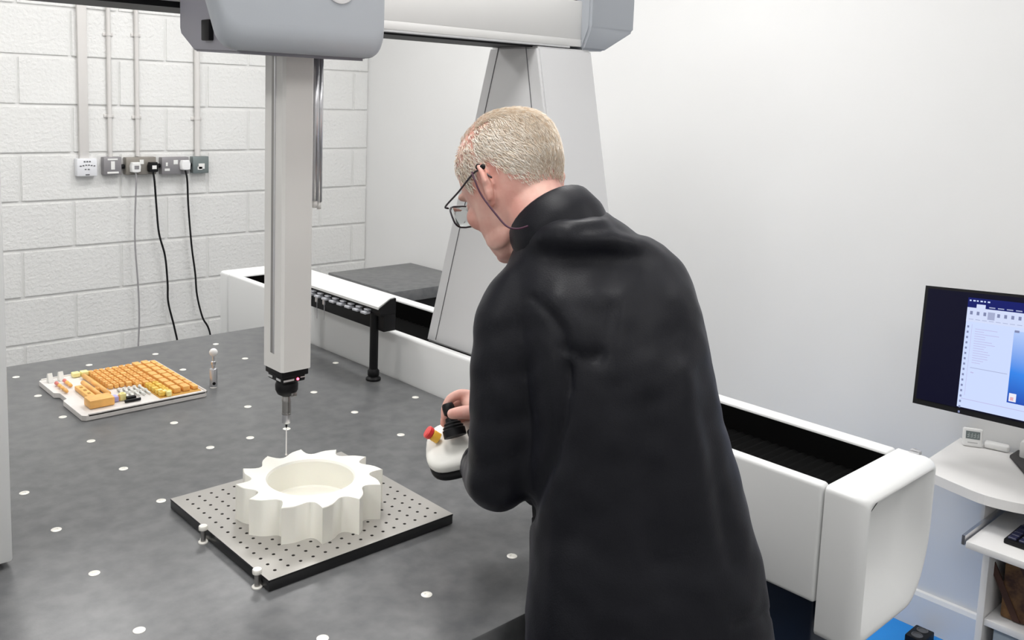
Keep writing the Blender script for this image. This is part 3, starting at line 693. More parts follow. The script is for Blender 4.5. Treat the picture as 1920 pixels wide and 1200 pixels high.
# basket with a brown pattern
M_BSK = mat('woven_brown', (0.25, 0.13, 0.05), 0.7, bump=0.6, bscale=160, col2=(0.06, 0.025, 0.015), vscale=22)
bk = empty('storage_basket', (2.2, -2.08, -0.604), 'brown patterned storage box on the shelf under the desk', 'basket')
bi = Matrix.Translation(-bk.location)
o = box('basket_body', 2.08, 2.34, -2.36, -1.905, -0.604, -0.42, M_BSK, bk, bev=0.008); o.matrix_parent_inverse = bi
for k in range(5):
    y = -2.32+0.09*k
    bm = bmesh.new(); prism(bm, [(2.077, y, -0.60), (2.077, y+0.02, -0.60), (2.077, y+0.11, -0.43), (2.077, y+0.09, -0.43)], (0.006, 0, 0))
    o = fin('pattern_stripe', bm, mat('basket_stripe', (0.07, 0.03, 0.02), 0.7), bk); o.matrix_parent_inverse = bi
# keyboard
kb = empty('keyboard', (2.02, -2.15, -0.332), 'black computer keyboard on the sliding shelf', 'keyboard')
ki = Matrix.Translation(-kb.location)
o = box('keyboard_body', 1.955, 2.09, -2.38, -1.932, -0.3318, -0.318, M_BLACK, kb, bev=0.003); o.matrix_parent_inverse = ki
M_KEY = mat('key_blue_black', (0.02, 0.022, 0.06), 0.4)
km = None
for i in range(5):
    for j in range(16):
        if km is None:
            bm = bmesh.new(); bx(bm, -0.0095, 0.0095, -0.0105, 0.0105, 0, 0.007, 0.0015, 1); km = fin('key', bm, M_KEY, kb); o = km
        else: o = copy_obj(km, kb)
        o.location = Vector((1.972+0.025*i, -1.95-0.0268*j, -0.3185))-kb.location
# monitor: rotated about 17 degrees off the wall, screen facing the camera side
mon = empty('monitor', at(1800, 800, 2.72), 'black computer monitor showing a measuring program on the desk', 'monitor')
A = at(1735, 535, 2.76); B = at(1710, 755, 2.74)
ang = math.radians(17)
hx = Vector((0.0, -1.0, 0)); hx = Vector((math.sin(-ang)*1.0, -math.cos(ang), 0)).normalized()   # towards the right of the picture
vy = (A-B); H = vy.length; vy.normalize(); hx = (hx-vy*hx.dot(vy)).normalized(); nz = hx.cross(vy).normalized()
if nz.dot(CAM-A) < 0: nz = -nz
mon.location = (B.x+hx.x*0.27, B.y+hx.y*0.27, DZ)
mi = Matrix.Translation(-mon.location)
W = 0.70
def mrect(name, u0, u1, v0, v1, d, m, parent=mon, th=0.0006):
    bm = bmesh.new()
    pts = [B+hx*u+vy*v+nz*(d-th) for u, v in ((u0, v0), (u1, v0), (u1, v1), (u0, v1))]
    prism(bm, pts, nz*th); o = fin(name, bm, m, parent)
    if parent is mon: o.matrix_parent_inverse = mi.copy()
    return o
mrect('monitor_housing', 0, W, 0, H, -0.002, M_BLACK, th=0.03)
def emis(name, c, s=1.0): return mat(name, (0, 0, 0), 0.35, emit=c, estr=s, spec=0.12)
M_SB = emis('screen_black', (0.004, 0.004, 0.018)); M_SW = emis('screen_pale', (0.62, 0.72, 1.0)); M_ST = emis('screen_toolbar', (0.66, 0.73, 0.96)); M_SH = emis('screen_title', (0.008, 0.013, 0.14))
M_SI = emis('screen_icon', (0.22, 0.25, 0.42)); M_SX = emis('screen_text', (0.52, 0.50, 0.78)); M_SG = emis('screen_grey', (0.38, 0.42, 0.62))
mb = 0.012
scr = mrect('screen', mb, W-mb, 0.016, H-0.008, 0.0, M_SB, th=0.002)
def sc(name, u0, u1, v0, v1, d, m): return mrect(name, u0, u1, v0, v1, d, m, scr)
# fractions measured: window starts at 0.36 of the visible part
u0 = 0.146; u1 = W-mb-0.001; vt = H-0.022; vb = 0.020
sc('window_pane', u0, u1, vb, vt, 0.0008, M_SW)
sc('title_bar', u0, u1, vt-0.028, vt, 0.0014, M_SH)
sc('tab', u0+0.028, u0+0.055, vt-0.028, vt-0.017, 0.0018, M_ST)
for k in range(6): sc('title_mark', u0+0.005+0.011*k, u0+0.010+0.011*k+0.002*(k % 2), vt-0.010, vt-0.006, 0.0018, M_SW)
for k in range(5): sc('title_mark', u0+0.066+0.026*k, u0+0.084+0.026*k, vt-0.0245, vt-0.0215, 0.0018, M_SG)
sc('toolbar', u0, u1, vt-0.068, vt-0.028, 0.0014, M_ST)
for k in range(8): sc('tool_icon', u0+0.010+0.0205*k, u0+0.018+0.0205*k, vt-0.048, vt-0.038, 0.0018, M_SI if k != 3 else M_SG)
sc('tool_icon', u0+0.064, u0+0.085, vt-0.057, vt-0.036, 0.0016, M_SG)
for k in range(8): sc('tool_caption', u0+0.008+0.0205*k, u0+0.022+0.0205*k, vt-0.062, vt-0.0605, 0.0018, M_SG)
for k in range(17):
    sc('side_icon', u0+0.006, u0+0.0115, vt-0.086-0.0152*k, vt-0.080-0.0152*k, 0.0018, M_SI)
sc('divider', u0+0.0200, u0+0.0207, vb+0.035, vt-0.075, 0.0018, M_SX)
for k in range(15):
    L = random.Random(k).uniform(0.02, 0.075)
    sc('text_line', u0+0.031, u0+0.031+L, vt-0.088-0.0068*k, vt-0.0865-0.0068*k, 0.0018, M_SX)
sc('divider', u0+0.028, u0+0.138, vt-0.198, vt-0.1965, 0.0018, M_SG)
sc('text_line', u0+0.031, u0+0.040, vt-0.212, vt-0.209, 0.0018, M_SX)
sc('divider', u0+0.010, u1, vb+0.024, vb+0.0255, 0.0018, M_SX)
# 3D view: blue gradient drawn by the program
mg_ = bpy.data.materials.new('screen_gradient'); mg_.use_nodes = True; nt = mg_.node_tree; b = nt.nodes['Principled BSDF']; b.inputs['Base Color'].default_value = (0, 0, 0, 1)
tc = nt.nodes.new('ShaderNodeTexCoord'); sx = nt.nodes.new('ShaderNodeSeparateXYZ'); rp = nt.nodes.new('ShaderNodeValToRGB')
nt.links.new(tc.outputs['Generated'], sx.inputs[0]); nt.links.new(sx.outputs['Z'], rp.inputs[0]); nt.links.new(rp.outputs[0], b.inputs['Emission Color']); b.inputs['Emission Strength'].default_value = 1
rp.color_ramp.elements[0].color = (0.0, 0.05, 0.42, 1); rp.color_ramp.elements[1].color = (0.6, 0.72, 0.98, 1)
e_ = rp.color_ramp.elements.new(0.35); e_.color = (0.02, 0.22, 0.80, 1)
sc('model_view', u0+0.145, u1-0.01, vb+0.040, vt-0.078, 0.0018, mg_)
sc('view_cube', u0+0.150, u0+0.170, vb+0.044, vb+0.066, 0.0022, emis('cube_white', (0.85, 0.85, 0.95)))
sc('view_cube_face', u0+0.154, u0+0.163, vb+0.047, vb+0.056, 0.0026, emis('cube_rose', (0.8, 0.45, 0.5)))
sc('view_tab', u0+0.147, u0+0.160, vt-0.082, vt-0.076, 0.0024, M_SI)
# stand of the monitor
c0 = B+hx*0.44-nz*0.13
bm = bmesh.new(); bx(bm, c0.x-0.02, c0.x+0.02, c0.y-0.03, c0.y+0.03, DZ+0.012, B.z+0.15, 0.004); o = fin('stand_neck', bm, M_BLACK, mon, auto=0.6); o.matrix_parent_inverse = mi.copy()
bm = bmesh.new(); bx(bm, c0.x-0.07, c0.x+0.07, c0.y-0.09, c0.y+0.09, DZ+0.001, DZ+0.013, 0.004); o = fin('stand_base', bm, M_BLACK, mon, auto=0.6); o.matrix_parent_inverse = mi.copy()
# thermometer
q = onz(1823, 839, DZ); th_ = empty('room_thermometer', (q.x, q.y, DZ), 'small square white digital thermometer on the desk', 'thermometer')
fd = Vector((CAM.x-q.x, CAM.y-q.y, 0)).normalized(); rz = math.atan2(fd.y, fd.x)+math.pi/2+0.15; tilt = -0.25
RM = Matrix.Rotation(rz, 4, 'Z') @ Matrix.Rotation(tilt, 4, 'X')
bm = bmesh.new(); bx(bm, -0.029, 0.029, 0, 0.014, 0.002, 0.060, 0.006, 3, RM); fin('casing', bm, M_PLW, th_, auto=0.6)
bm = bmesh.new(); bx(bm, -0.020, 0.020, -0.0008, 0.002, 0.026, 0.050, 0, 1, RM); sd = fin('display', bm, mat('lcd', (0.16, 0.19, 0.19), 0.25), th_)
M_LCD = mat('lcd_digit', (0.42, 0.46, 0.45), 0.3)
for k in range(4):
    bm = bmesh.new(); xx = -0.016+0.009*k
    bx(bm, xx, xx+0.005, -0.0014, 0, 0.031, 0.033, 0, 1, RM); bx(bm, xx, xx+0.005, -0.0014, 0, 0.037, 0.039, 0, 1, RM); bx(bm, xx+0.004, xx+0.0055, -0.0014, 0, 0.031, 0.045, 0, 1, RM)
    fin('digit', bm, M_LCD, sd)
bm = bmesh.new(); bx(bm, -0.014, 0.014, -0.0006, 0.002, 0.013, 0.0165, 0, 1, RM); fin('caption', bm, mat('caption_grey', (0.5, 0.5, 0.5), 0.5), th_)
bm = bmesh.new(); bx(bm, 2.335, 2.392, -2.25, -1.835, DZ+0.001, DZ+0.060, 0.010)
tag(fin('storage_box', bm, M_DESK, auto=0.6), 'low white box against the wall behind the thermometer', 'box')
# white hand device
q = onz(1868, 843, DZ); bm = bmesh.new(); rm = Matrix.Translation(Vector((q.x, q.y, DZ))) @ Matrix.Rotation(rz-0.25, 4, 'Z')
bx(bm, -0.036, 0.036, -0.016, 0.016, 0.001, 0.022, 0.008, 3, rm)
wd = fin('remote_sensor', bm, M_PLW, auto=0.6); tag(wd, 'rounded white plastic sensor lying beside the thermometer', 'sensor')
# black mat / tablet
q = onz(1893, 858, DZ); bm = bmesh.new(); hx2 = (onz(1925, 895, DZ)-q); hx3 = (onz(1925, 838, DZ)-q)
prism(bm, [q+Vector((0, 0, 0.001)), q+hx2+Vector((0, 0, 0.001)), q+hx2+hx3*2+Vector((0, 0, 0.001)), q+hx3*2+Vector((0, 0, 0.001))], (0, 0, 0.007))
tag(fin('mouse_mat', bm, mat('charcoal_rubber', (0.035, 0.033, 0.035), 0.6, bump=0.3, bscale=200)), 'charcoal mat on the desk below the monitor', 'mat')
# power strip on floor
ps = empty('power_strip', (2.285, -1.615, FLOOR+0.004), 'black power strip on the blue floor patch by the skirting', 'power strip')
box('strip_body', -0.03, 0.06, -0.030, 0.030, 0.001, 0.032, M_BLACK, ps, bev=0.004)
for k in range(2): latheo('outlet', [(0.018, 0.031), (0.018, 0.034), (0.014, 0.034), (0.014, 0.0325), (0, 0.0325)], (-0.006+0.042*k, 0, 0), mat('outlet_grey', (0.08, 0.08, 0.085), 0.5), ps, 16)

# ================================================================== THE PERSON
def skin_material():
    m = bpy.data.materials.new('skin'); m.use_nodes = True; nt = m.node_tree; b = nt.nodes['Principled BSDF']
    tc = nt.nodes.new('ShaderNodeTexCoord'); n = nt.nodes.new('ShaderNodeTexNoise'); n.inputs['Scale'].default_value = 22; n.inputs['Detail'].default_value = 4
    nt.links.new(tc.outputs['Object'], n.inputs['Vector'])
    rp = nt.nodes.new('ShaderNodeValToRGB'); rp.color_ramp.elements[0].position = 0.36; rp.color_ramp.elements[1].position = 0.66
    rp.color_ramp.elements[0].color = (0.68, 0.34, 0.28, 1); rp.color_ramp.elements[1].color = (0.80, 0.50, 0.42, 1)
    nt.links.new(n.outputs['Fac'], rp.inputs[0]); nt.links.new(rp.outputs[0], b.inputs['Base Color'])
    b.inputs['Roughness'].default_value = 0.45; b.inputs['Subsurface Weight'].default_value = 0.15
    b.inputs['Subsurface Radius'].default_value = (0.012, 0.005, 0.003)
    n2 = nt.nodes.new('ShaderNodeTexNoise'); n2.inputs['Scale'].default_value = 180; nt.links.new(tc.outputs['Object'], n2.inputs['Vector'])
    bp = nt.nodes.new('ShaderNodeBump'); bp.inputs['Strength'].default_value = 0.12; bp.inputs['Distance'].default_value = 0.002
    nt.links.new(n2.outputs['Fac'], bp.inputs['Height']); nt.links.new(bp.outputs[0], b.inputs['Normal'])
    return m
M_SKIN = skin_material()
def jacket_material():
    m = bpy.data.materials.new('black_cotton'); m.use_nodes = True; nt = m.node_tree; b = nt.nodes['Principled BSDF']
    b.inputs['Base Color'].default_value = (0.0020, 0.0023, 0.0050, 1); b.inputs['Roughness'].default_value = 0.5
    b.inputs['Specular IOR Level'].default_value = 0.24
    b.inputs['Sheen Weight'].default_value = 0.06; b.inputs['Sheen Roughness'].default_value = 0.45; b.inputs['Sheen Tint'].default_value = (0.75, 0.75, 0.9, 1)
    tc = nt.nodes.new('ShaderNodeTexCoord'); n2 = nt.nodes.new('ShaderNodeTexNoise'); n2.inputs['Scale'].default_value = 420; nt.links.new(tc.outputs['Object'], n2.inputs['Vector'])
    bp = nt.nodes.new('ShaderNodeBump'); bp.inputs['Strength'].default_value = 0.25; bp.inputs['Distance'].default_value = 0.001
    nt.links.new(n2.outputs['Fac'], bp.inputs['Height']); nt.links.new(bp.outputs[0], b.inputs['Normal'])
    return m
M_JKT = jacket_material()
man = empty('person', (at(1215, 1200, 1.42).x, at(1215, 1200, 1.42).y, FLOOR), 'man in a black work coat and glasses leaning over the table with a joystick control', 'person')
man_inv = Matrix.Translation(-man.location)
def MAN(o): o.parent = man; o.matrix_parent_inverse = man_inv.copy(); return o
# ---- torso rings: (left px, right px, y px, depth, half depth)
TOR = [(975, 1480, 1480, 1.39, 0.135), (978, 1465, 1350, 1.405, 0.13), (984, 1450, 1235, 1.415, 0.128), (986, 1443, 1150, 1.420, 0.125), (991, 1427, 1060, 1.43, 0.13), (994, 1402, 960, 1.44, 0.13),
       (990, 1376, 860, 1.45, 0.135), (985, 1350, 770, 1.46, 0.14), (975, 1333, 690, 1.47, 0.145), (960, 1318, 620, 1.485, 0.145), (950, 1306, 565, 1.495, 0.14),
       (946, 1297, 525, 1.50, 0.130), (952, 1280, 492, 1.505, 0.112), (966, 1248, 462, 1.505, 0.094), (982, 1204, 436, 1.487, 0.096), (1000, 1168, 414, 1.482, 0.088), (1022, 1140, 400, 1.478, 0.072)]
def torso_rings(bm, shrink=0.0, n=40, rows=None, extra=None):
    rs = []
    for (xl, xr, y, D, b) in (rows or TOR):
        c = at((xl+xr)/2, y, D); a = (xr-xl)/2*D/FPX-shrink; bb = b-shrink; r = []
        for k in range(n):
            t = 2*math.pi*k/n; ct, st = math.cos(t), math.sin(t)
            e = 0.82; x = a*math.copysign(abs(ct)**e, ct); z = bb*math.copysign(abs(st)**e, st)
            r.append(c+RGT*x+Vector((FWD.x, FWD.y, 0)).normalized()*z)
        rs.append(r)
    rings(bm, rs)
def limb(bm, pts, rad, n=18):
    p = spline([at(*q) if isinstance(q, tuple) else q for q in pts], 6)
    m = len(pts); R = []
    for i in range(len(p)):
        t = i/6; k = min(int(t), m-2); u = t-k; R.append(rad[k]*(1-u)+rad[k+1]*u)
    tube(bm, p, R, n); 
    for e, r in ((p[0], R[0]), (p[-1], R[-1])): ell(bm, e, r, r, r, seg=14)
# joints
LSH = (985, 590, 1.475); LEL = (938, 905, 1.465); LWR = (905, 872, 1.66); 
RSH = (1222, 580, 1.585); REL = (1192, 858, 1.718); RWR = (930, 775, 1.675)
# ---- jacket
bm = bmesh.new(); torso_rings(bm)
limb(bm, [(1000, 545, 1.485), (962, 600, 1.47), (950, 700, 1.462), (945, 800, 1.46), (936, 890, 1.465)], [0.062, 0.062, 0.058, 0.058, 0.054])
limb(bm, [(934, 895, 1.465), (925, 893, 1.53), (912, 882, 1.60), (905, 874, 1.635)], [0.054, 0.052, 0.046, 0.040])
limb(bm, [(1222, 560, 1.56), (1225, 630, 1.62), (1215, 760, 1.69), (1190, 860, 1.72)], [0.060, 0.062, 0.058, 0.055])
limb(bm, [(1190, 860, 1.72), (1110, 830, 1.72), (1020, 800, 1.70), (955, 785, 1.685)], [0.055, 0.050, 0.045, 0.040])
ell(bm, at(1010, 540, 1.49), 0.075, 0.075, 0.05)
jme = remesh(bm, 0.0075, 10, 0.5)
# folds in the cloth, raised or sunk along lines measured from the photograph
FOLDS = [  # (polyline px), depth, width px, sign
    ([(1000, 560), (1030, 585), (1055, 622), (1062, 680), (1068, 735)], 0.0045, 9, -1),
    ([(1040, 565), (1075, 600), (1085, 640)], 0.004, 20, 1),
    ([(1064, 690), (1058, 780), (1035, 860), (1000, 940), (990, 968)], 0.009, 13, -1),
    ([(1142, 580), (1132, 625), (1120, 670)], 0.004, 17, -1),
    ([(1165, 560), (1160, 620), (1150, 700)], 0.004, 22, 1),
    ([(1060, 655), (1095, 672), (1125, 665)], 0.005, 13, -1),
    ([(905, 715), (950, 705), (1000, 690)], 0.0016, 16, -1),
    ([(895, 640), (930, 620), (980, 612)], 0.0016, 18, -1),
    ([(885, 790), (930, 800), (985, 780)], 0.0016, 16, -1),
    ([(878, 880), (930, 870), (985, 850)], 0.0016, 16, -1),
    ([(900, 925), (940, 915), (980, 925)], 0.0016, 12, -1),
    ([(1090, 430), (1150, 420), (1195, 432)], 0.005, 16, -1),
    ([(1060, 470), (1130, 455), (1200, 470)], 0.003, 22, 1),
    ([(1100, 700), (1095, 850), (1085, 1000)], 0.004, 26, -1),
    ([(1220, 760), (1215, 900), (1225, 1050)], 0.0045, 28, -1),
    ([(1310, 700), (1340, 850), (1375, 1050)], 0.004, 20, -1),
    ([(1160, 800), (1150, 950), (1140, 1150)], 0.004, 30, 1),
    ([(1280, 700), (1300, 850), (1320, 1100)], 0.004, 28, 1),
    ([(1050, 900), (1045, 1050), (1040, 1190)], 0.004, 22, 1),
    ([(1380, 1170), (1410, 1158), (1440, 1150)], 0.004, 9, -1)]
def to_px(p):
    d = p-CAM; f = d.dot(FWD); return PPX+FPX*d.dot(RGT)/f, PPY+FPX*d.dot(DWN)/f, f
def segd(px, py, a, b):
    vx, vy = b[0]-a[0], b[1]-a[1]; L = vx*vx+vy*vy; t = max(0, min(1, ((px-a[0])*vx+(py-a[1])*vy)/L))
    return math.hypot(px-a[0]-t*vx, py-a[1]-t*vy)
jme.update()
nrm = [v.normal.copy() for v in jme.vertices]
for v, nn in zip(jme.vertices, nrm):
    dsp = 0.0028*noise.noise(v.co*14.0)+0.0018*noise.noise(v.co*31.0)
    if nn.dot(FWD) < 0.25:
        x, y, f = to_px(v.co)
        for (pl, dep, w, sg) in FOLDS:
            if min(q[0] for q in pl)-3*w < x < max(q[0] for q in pl)+3*w and min(q[1] for q in pl)-3*w < y < max(q[1] for q in pl)+3*w:
                d = min(segd(x, y, pl[i], pl[i+1]) for i in range(len(pl)-1))
                dsp += 1.15*sg*dep*math.exp(-(d/w)**2)
    v.co += nn*dsp
jk = MAN(link('coat', jme, M_JKT)); jk['label'] = 'long black cotton work coat'
# sleeve seam and hem stitching, cuffs
# collar: stand band round the neck, tilted with it
def in_view(c, ex, ey, a, b, n=36, t0=0, t1=2*math.pi): return [c+ex*(a*math.cos(t0+(t1-t0)*k/n))+ey*(b*math.sin(t0+(t1-t0)*k/n)) for k in range(n)]
cn = view(-0.46, 0.72, 0.52).normalized()
ce1 = view(0.80, 0.60, 0.0); ce1 = (ce1-cn*ce1.dot(cn)).normalized(); ce2 = cn.cross(ce1)
cc = at(1050, 436, 1.50)
bm = bmesh.new()
rr = []
for (h, a, t) in ((-0.055, 0.068, 0), (-0.032, 0.075, 0), (-0.014, 0.081, 0), (0.0, 0.083, 0), (0.020, 0.080, 0), (0.034, 0.0775, 0), (0.0365, 0.0755, 0), (0.034, 0.0735, 0), (0.015, 0.075, 0), (-0.015, 0.076, 0)):
    rr.append(in_view(cc+cn*h, ce1, ce2, a, a*0.97))
rings(bm, rr, cap=False)
co = fin('collar', bm, M_JKT, jk, smooth=True)
def cuff(p0, p1, r):
    bm = bmesh.new(); a, b = at(*p0), at(*p1); d = (b-a).normalized(); u, w = frame(d)
    rs = []
    for t, q in ((0, r*1.02), (0.2, r*1.03), (1.0, r), (1.02, r*0.95), (0.6, r*0.9)):
        c = a+(b-a)*t; rs.append([c+(u*math.cos(2*math.pi*k/24)+w*math.sin(2*math.pi*k/24))*q for k in range(24)])
    rings(bm, rs, cap=False); o = fin('cuff', bm, M_JKT, jk, smooth=True)
cuff((960, 786, 1.687), (926, 776, 1.679), 0.041); cuff((907, 876, 1.63), (902, 872, 1.655), 0.040)

# ---- head in its own frame: x right, y forward, z up
HO = at(960, 338, 1.555)
HP, HY = math.radians(33), math.radians(49)
h = view(-math.cos(math.radians(90)-HY) if False else -0.66, 0, 0.75).normalized()
upw = Vector((0, 0, 1)); h = (h-upw*h.dot(upw)).normalized()
HF = (h*math.cos(HP)-upw*math.sin(HP)).normalized(); HU = (upw*math.cos(HP)+h*math.sin(HP)).normalized(); HR = HF.cross(HU).normalized()
HS = 1.0
def hd(x, y, z): return HO+(HR*x+HF*y+HU*z)*HS
HROT = Matrix((HR, HF, HU)).transposed()
LV = [(-0.122, 0.066, 0.030, 0.018), (-0.116, 0.078, 0.010, 0.032), (-0.104, 0.083, -0.012, 0.044), (-0.088, 0.085, -0.032, 0.054), (-0.068, 0.086, -0.055, 0.0625), (-0.045, 0.086, -0.076, 0.068), (-0.02, 0.086, -0.090, 0.072),
      (0.0, 0.090, -0.099, 0.075), (0.02, 0.092, -0.104, 0.077), (0.045, 0.089, -0.105, 0.0775), (0.068, 0.080, -0.099, 0.073), (0.088, 0.064, -0.084, 0.063), (0.103, 0.042, -0.062, 0.048), (0.112, 0.020, -0.038, 0.031), (0.117, 0.0, -0.015, 0.012)]
def head_pt(z, t, off=0.0):
    z = max(LV[0][0], min(LV[-1][0], z))
    for i in range(len(LV)-1):
        if LV[i][0] <= z <= LV[i+1][0]: break
    u = (z-LV[i][0])/(LV[i+1][0]-LV[i][0]); hh = LV[i+1][0]-LV[i][0]
    def slope(j, k):
        j0, j1 = max(j-1, 0), min(j+1, len(LV)-1); return (LV[j1][k]-LV[j0][k])/(LV[j1][0]-LV[j0][0])
    h0, h1, h2, h3 = 2*u**3-3*u*u+1, u**3-2*u*u+u, -2*u**3+3*u*u, u**3-u*u
    yf, yb, w = [LV[i][k]*h0+slope(i, k)*hh*h1+LV[i+1][k]*h2+slope(i+1, k)*hh*h3 for k in (1, 2, 3)]
    yc = (yf+yb)/2; ry = (yf-yb)/2
    ct, st = math.cos(t), math.sin(t); e = 0.9
    return (( w+off)*math.copysign(abs(st)**e, st), yc+(ry+off)*math.copysign(abs(ct)**e, ct), z)
bm = bmesh.new()
rings(bm, [[hd(*head_pt(-0.122+0.239*j/48, 2*math.pi*k/40)) for k in range(40)] for j in range(49)])
rot = HROT
# nose, brow, cheeks, lips, chin
ell(bm, hd(0, 0.100, -0.035), 0.014, 0.018, 0.016, rot); ell(bm, hd(0, 0.094, -0.012), 0.009, 0.016, 0.026, rot)
for s in (-1, 1):
    ell(bm, hd(s*0.012, 0.094, -0.041), 0.008, 0.010, 0.008, rot)
    ell(bm, hd(s*0.030, 0.080, 0.012), 0.026, 0.016, 0.008, rot); ell(bm, hd(s*0.036, 0.066, -0.035), 0.026, 0.022, 0.024, rot)
    ell(bm, hd(s*0.031, 0.082, -0.008), 0.013, 0.010, 0.009, rot)
    ell(bm, hd(s*0.046, 0.028, -0.086), 0.014, 0.035, 0.022, rot)
ell(bm, hd(0, 0.085, -0.066), 0.022, 0.009, 0.006, rot); ell(bm, hd(0, 0.084, -0.076), 0.019, 0.009, 0.006, rot)
ell(bm, hd(0, 0.076, -0.106), 0.020, 0.016, 0.014, rot)
# ears
for s in (-1, 1):
    er = HROT @ Matrix.Rotation(s*0.45, 3, 'Z') @ Matrix.Rotation(0.22, 3, 'X')
    ec = hd(s*0.079, -0.018, -0.014)
    u_ = er @ Vector((1, 0, 0)); f_ = er @ Vector((0, 1, 0)); z_ = er @ Vector((0, 0, 1))
    loop = []
    for k in range(25):
        a = math.radians(-60)+math.radians(330)*k/24
        w_ = 0.0165*(1.0 if math.sin(a) > 0 else 0.72); loop.append(ec+f_*(-w_*math.cos(a)*1.0)+z_*(0.032*math.sin(a))+u_*(s*0.004-(-w_*math.cos(a))*s*0.15))
    tube(bm, loop, [0.0048]*25, 10)
    ell(bm, ec-u_*s*0.003, 0.0045, 0.015, 0.029, er); ell(bm, ec+f_*0.012-u_*s*0.002, 0.006, 0.006, 0.012, er); ell(bm, ec-z_*0.030+f_*0.004, 0.005, 0.008, 0.009, er)
# neck
limb(bm, [hd(0, -0.022, -0.045), hd(0, -0.030, -0.095), at(1046, 436, 1.503), at(1080, 510, 1.475)], [0.058, 0.0545, 0.053, 0.053])
limb(bm, [hd(0, 0.03, -0.085), hd(0, 0.0, -0.120), at(1040, 455, 1.53)], [0.034, 0.038, 0.038])
# body under the clothes
torso_rings(bm, 0.024, 28, TOR[2:-3])
limb(bm, [LSH, (945, 760, 1.462), LEL], [0.045, 0.043, 0.038]); limb(bm, [LEL, (922, 888, 1.56), LWR], [0.038, 0.035, 0.027])
limb(bm, [RSH, (1216, 720, 1.668), REL], [0.038, 0.040, 0.036]); limb(bm, [REL, (1060, 812, 1.712), RWR], [0.036, 0.033, 0.026])
# legs
hipc = at(1215, 1225, 1.43); fw = Vector((0.05, 0.99, 0)).normalized(); sd_ = Vector((0.99, -0.05, 0))
LEGS = []
for s in (-1, 1):
    hp = hipc+sd_*s*0.085; kn = Vector((hp.x+0.01*s, hp.y+0.03, -0.46)); an = Vector((hp.x+0.02*s, hp.y-0.02, FLOOR+0.09)); LEGS.append((hp, kn, an))
    limb(bm, [hp+Vector((0, 0, 0.02)), hp*0.5+kn*0.5, kn, kn*0.5+an*0.5, an], [0.082, 0.072, 0.055, 0.052, 0.038])
    limb(bm, [an, an+Vector((0, 0.03, -0.05)), an+Vector((0, 0.13, -0.062))], [0.036, 0.034, 0.026])

# ---- right hand closed round the joystick knob; left hand under the box
JD = 1.66
def hp_(x, y, D=JD): return at(x, y, D)
def finger(pts, r0, r1):
    n = len(pts); limb(bm, pts, [r0+(r1-r0)*i/(n-1) for i in range(n)], 14)
# palm/back of the hand
limb(bm, [(930, 776, 1.682), (900, 757, 1.69), (884, 752, 1.692)], [0.028, 0.026, 0.020])
limb(bm, [(912, 772, 1.665), (893, 766, 1.672), (882, 758, 1.680)], [0.024, 0.019, 0.015])
limb(bm, [(905, 752, 1.705), (890, 752, 1.708)], [0.022, 0.018])
# index: over the top and down the far-left side of the knob
finger([(888, 744, 1.690), (866, 739, 1.690), (846, 747, 1.688), (836, 764, 1.684), (834, 782, 1.678)], 0.0105, 0.0078)
# middle: behind, tip showing lower left
finger([(890, 748, 1.706), (868, 750, 1.712), (846, 764, 1.708), (835, 784, 1.694), (833, 794, 1.684)], 0.0105, 0.008)
# ring and little fingers curled behind
finger([(892, 757, 1.718), (874, 768, 1.722), (858, 784, 1.716), (852, 796, 1.704)], 0.010, 0.0078)
finger([(896, 768, 1.724), (884, 782, 1.726), (872, 792, 1.718), (868, 800, 1.708)], 0.009, 0.007)
# thumb: leaves the near side of the palm and presses the knob
finger([(908, 776, 1.655), (890, 774, 1.645), (872, 773, 1.640), (856, 775, 1.642), (848, 776, 1.647)], 0.0150, 0.0100)
# left hand: palm under the control box, fingers on its far side
limb(bm, [(905, 874, 1.655), (892, 872, 1.69), (878, 868, 1.715)], [0.026, 0.028, 0.024])
for k in range(4):
    dx = -10*k
    finger([(890+dx*0.9, 868-k, 1.715), (878+dx, 866-k, 1.735), (868+dx, 852-k, 1.745), (864+dx, 838-k, 1.742)], 0.0098, 0.0075)
finger([(900, 862, 1.675), (897, 846, 1.672), (892, 832, 1.672)], 0.0125, 0.009)
bme = remesh(bm, 0.0032, 4, 0.5)
body = MAN(link('body', bme, M_SKIN))
# trousers and shoes
bm = bmesh.new()
torso_rings(bm, 0.012, 28, TOR[2:6])
for hp, kn, an in LEGS: limb(bm, [hp+Vector((0, 0, 0.02)), hp*0.5+kn*0.5, kn, kn*0.5+an*0.5, an+Vector((0, 0, -0.045))], [0.098, 0.090, 0.078, 0.070, 0.062])
tro = MAN(link('trousers', remesh(bm, 0.009, 6), mat('dark_trousers', (0.012, 0.013, 0.02), 0.75)))
for hp, kn, an in LEGS:
    bm = bmesh.new(); f0 = Vector((an.x, an.y, FLOOR))
    secs = [(-0.075, 0.030, 0.06), (-0.05, 0.038, 0.085), (0.0, 0.040, 0.095), (0.06, 0.044, 0.075), (0.12, 0.048, 0.058), (0.17, 0.042, 0.048), (0.195, 0.025, 0.036)]
    rings(bm, [[f0+Vector((w*c, y, max(0.002, z)))for c, z in ((-1, 0.002), (-1.02, hh*0.35), (-0.8, hh*0.8), (-0.35, hh), (0.35, hh), (0.8, hh*0.8), (1.02, hh*0.35), (1, 0.002))] for y, w, hh in secs])
    MAN(fin('shoe', bm, mat('black_leather', (0.01, 0.01, 0.01), 0.35), smooth=True))

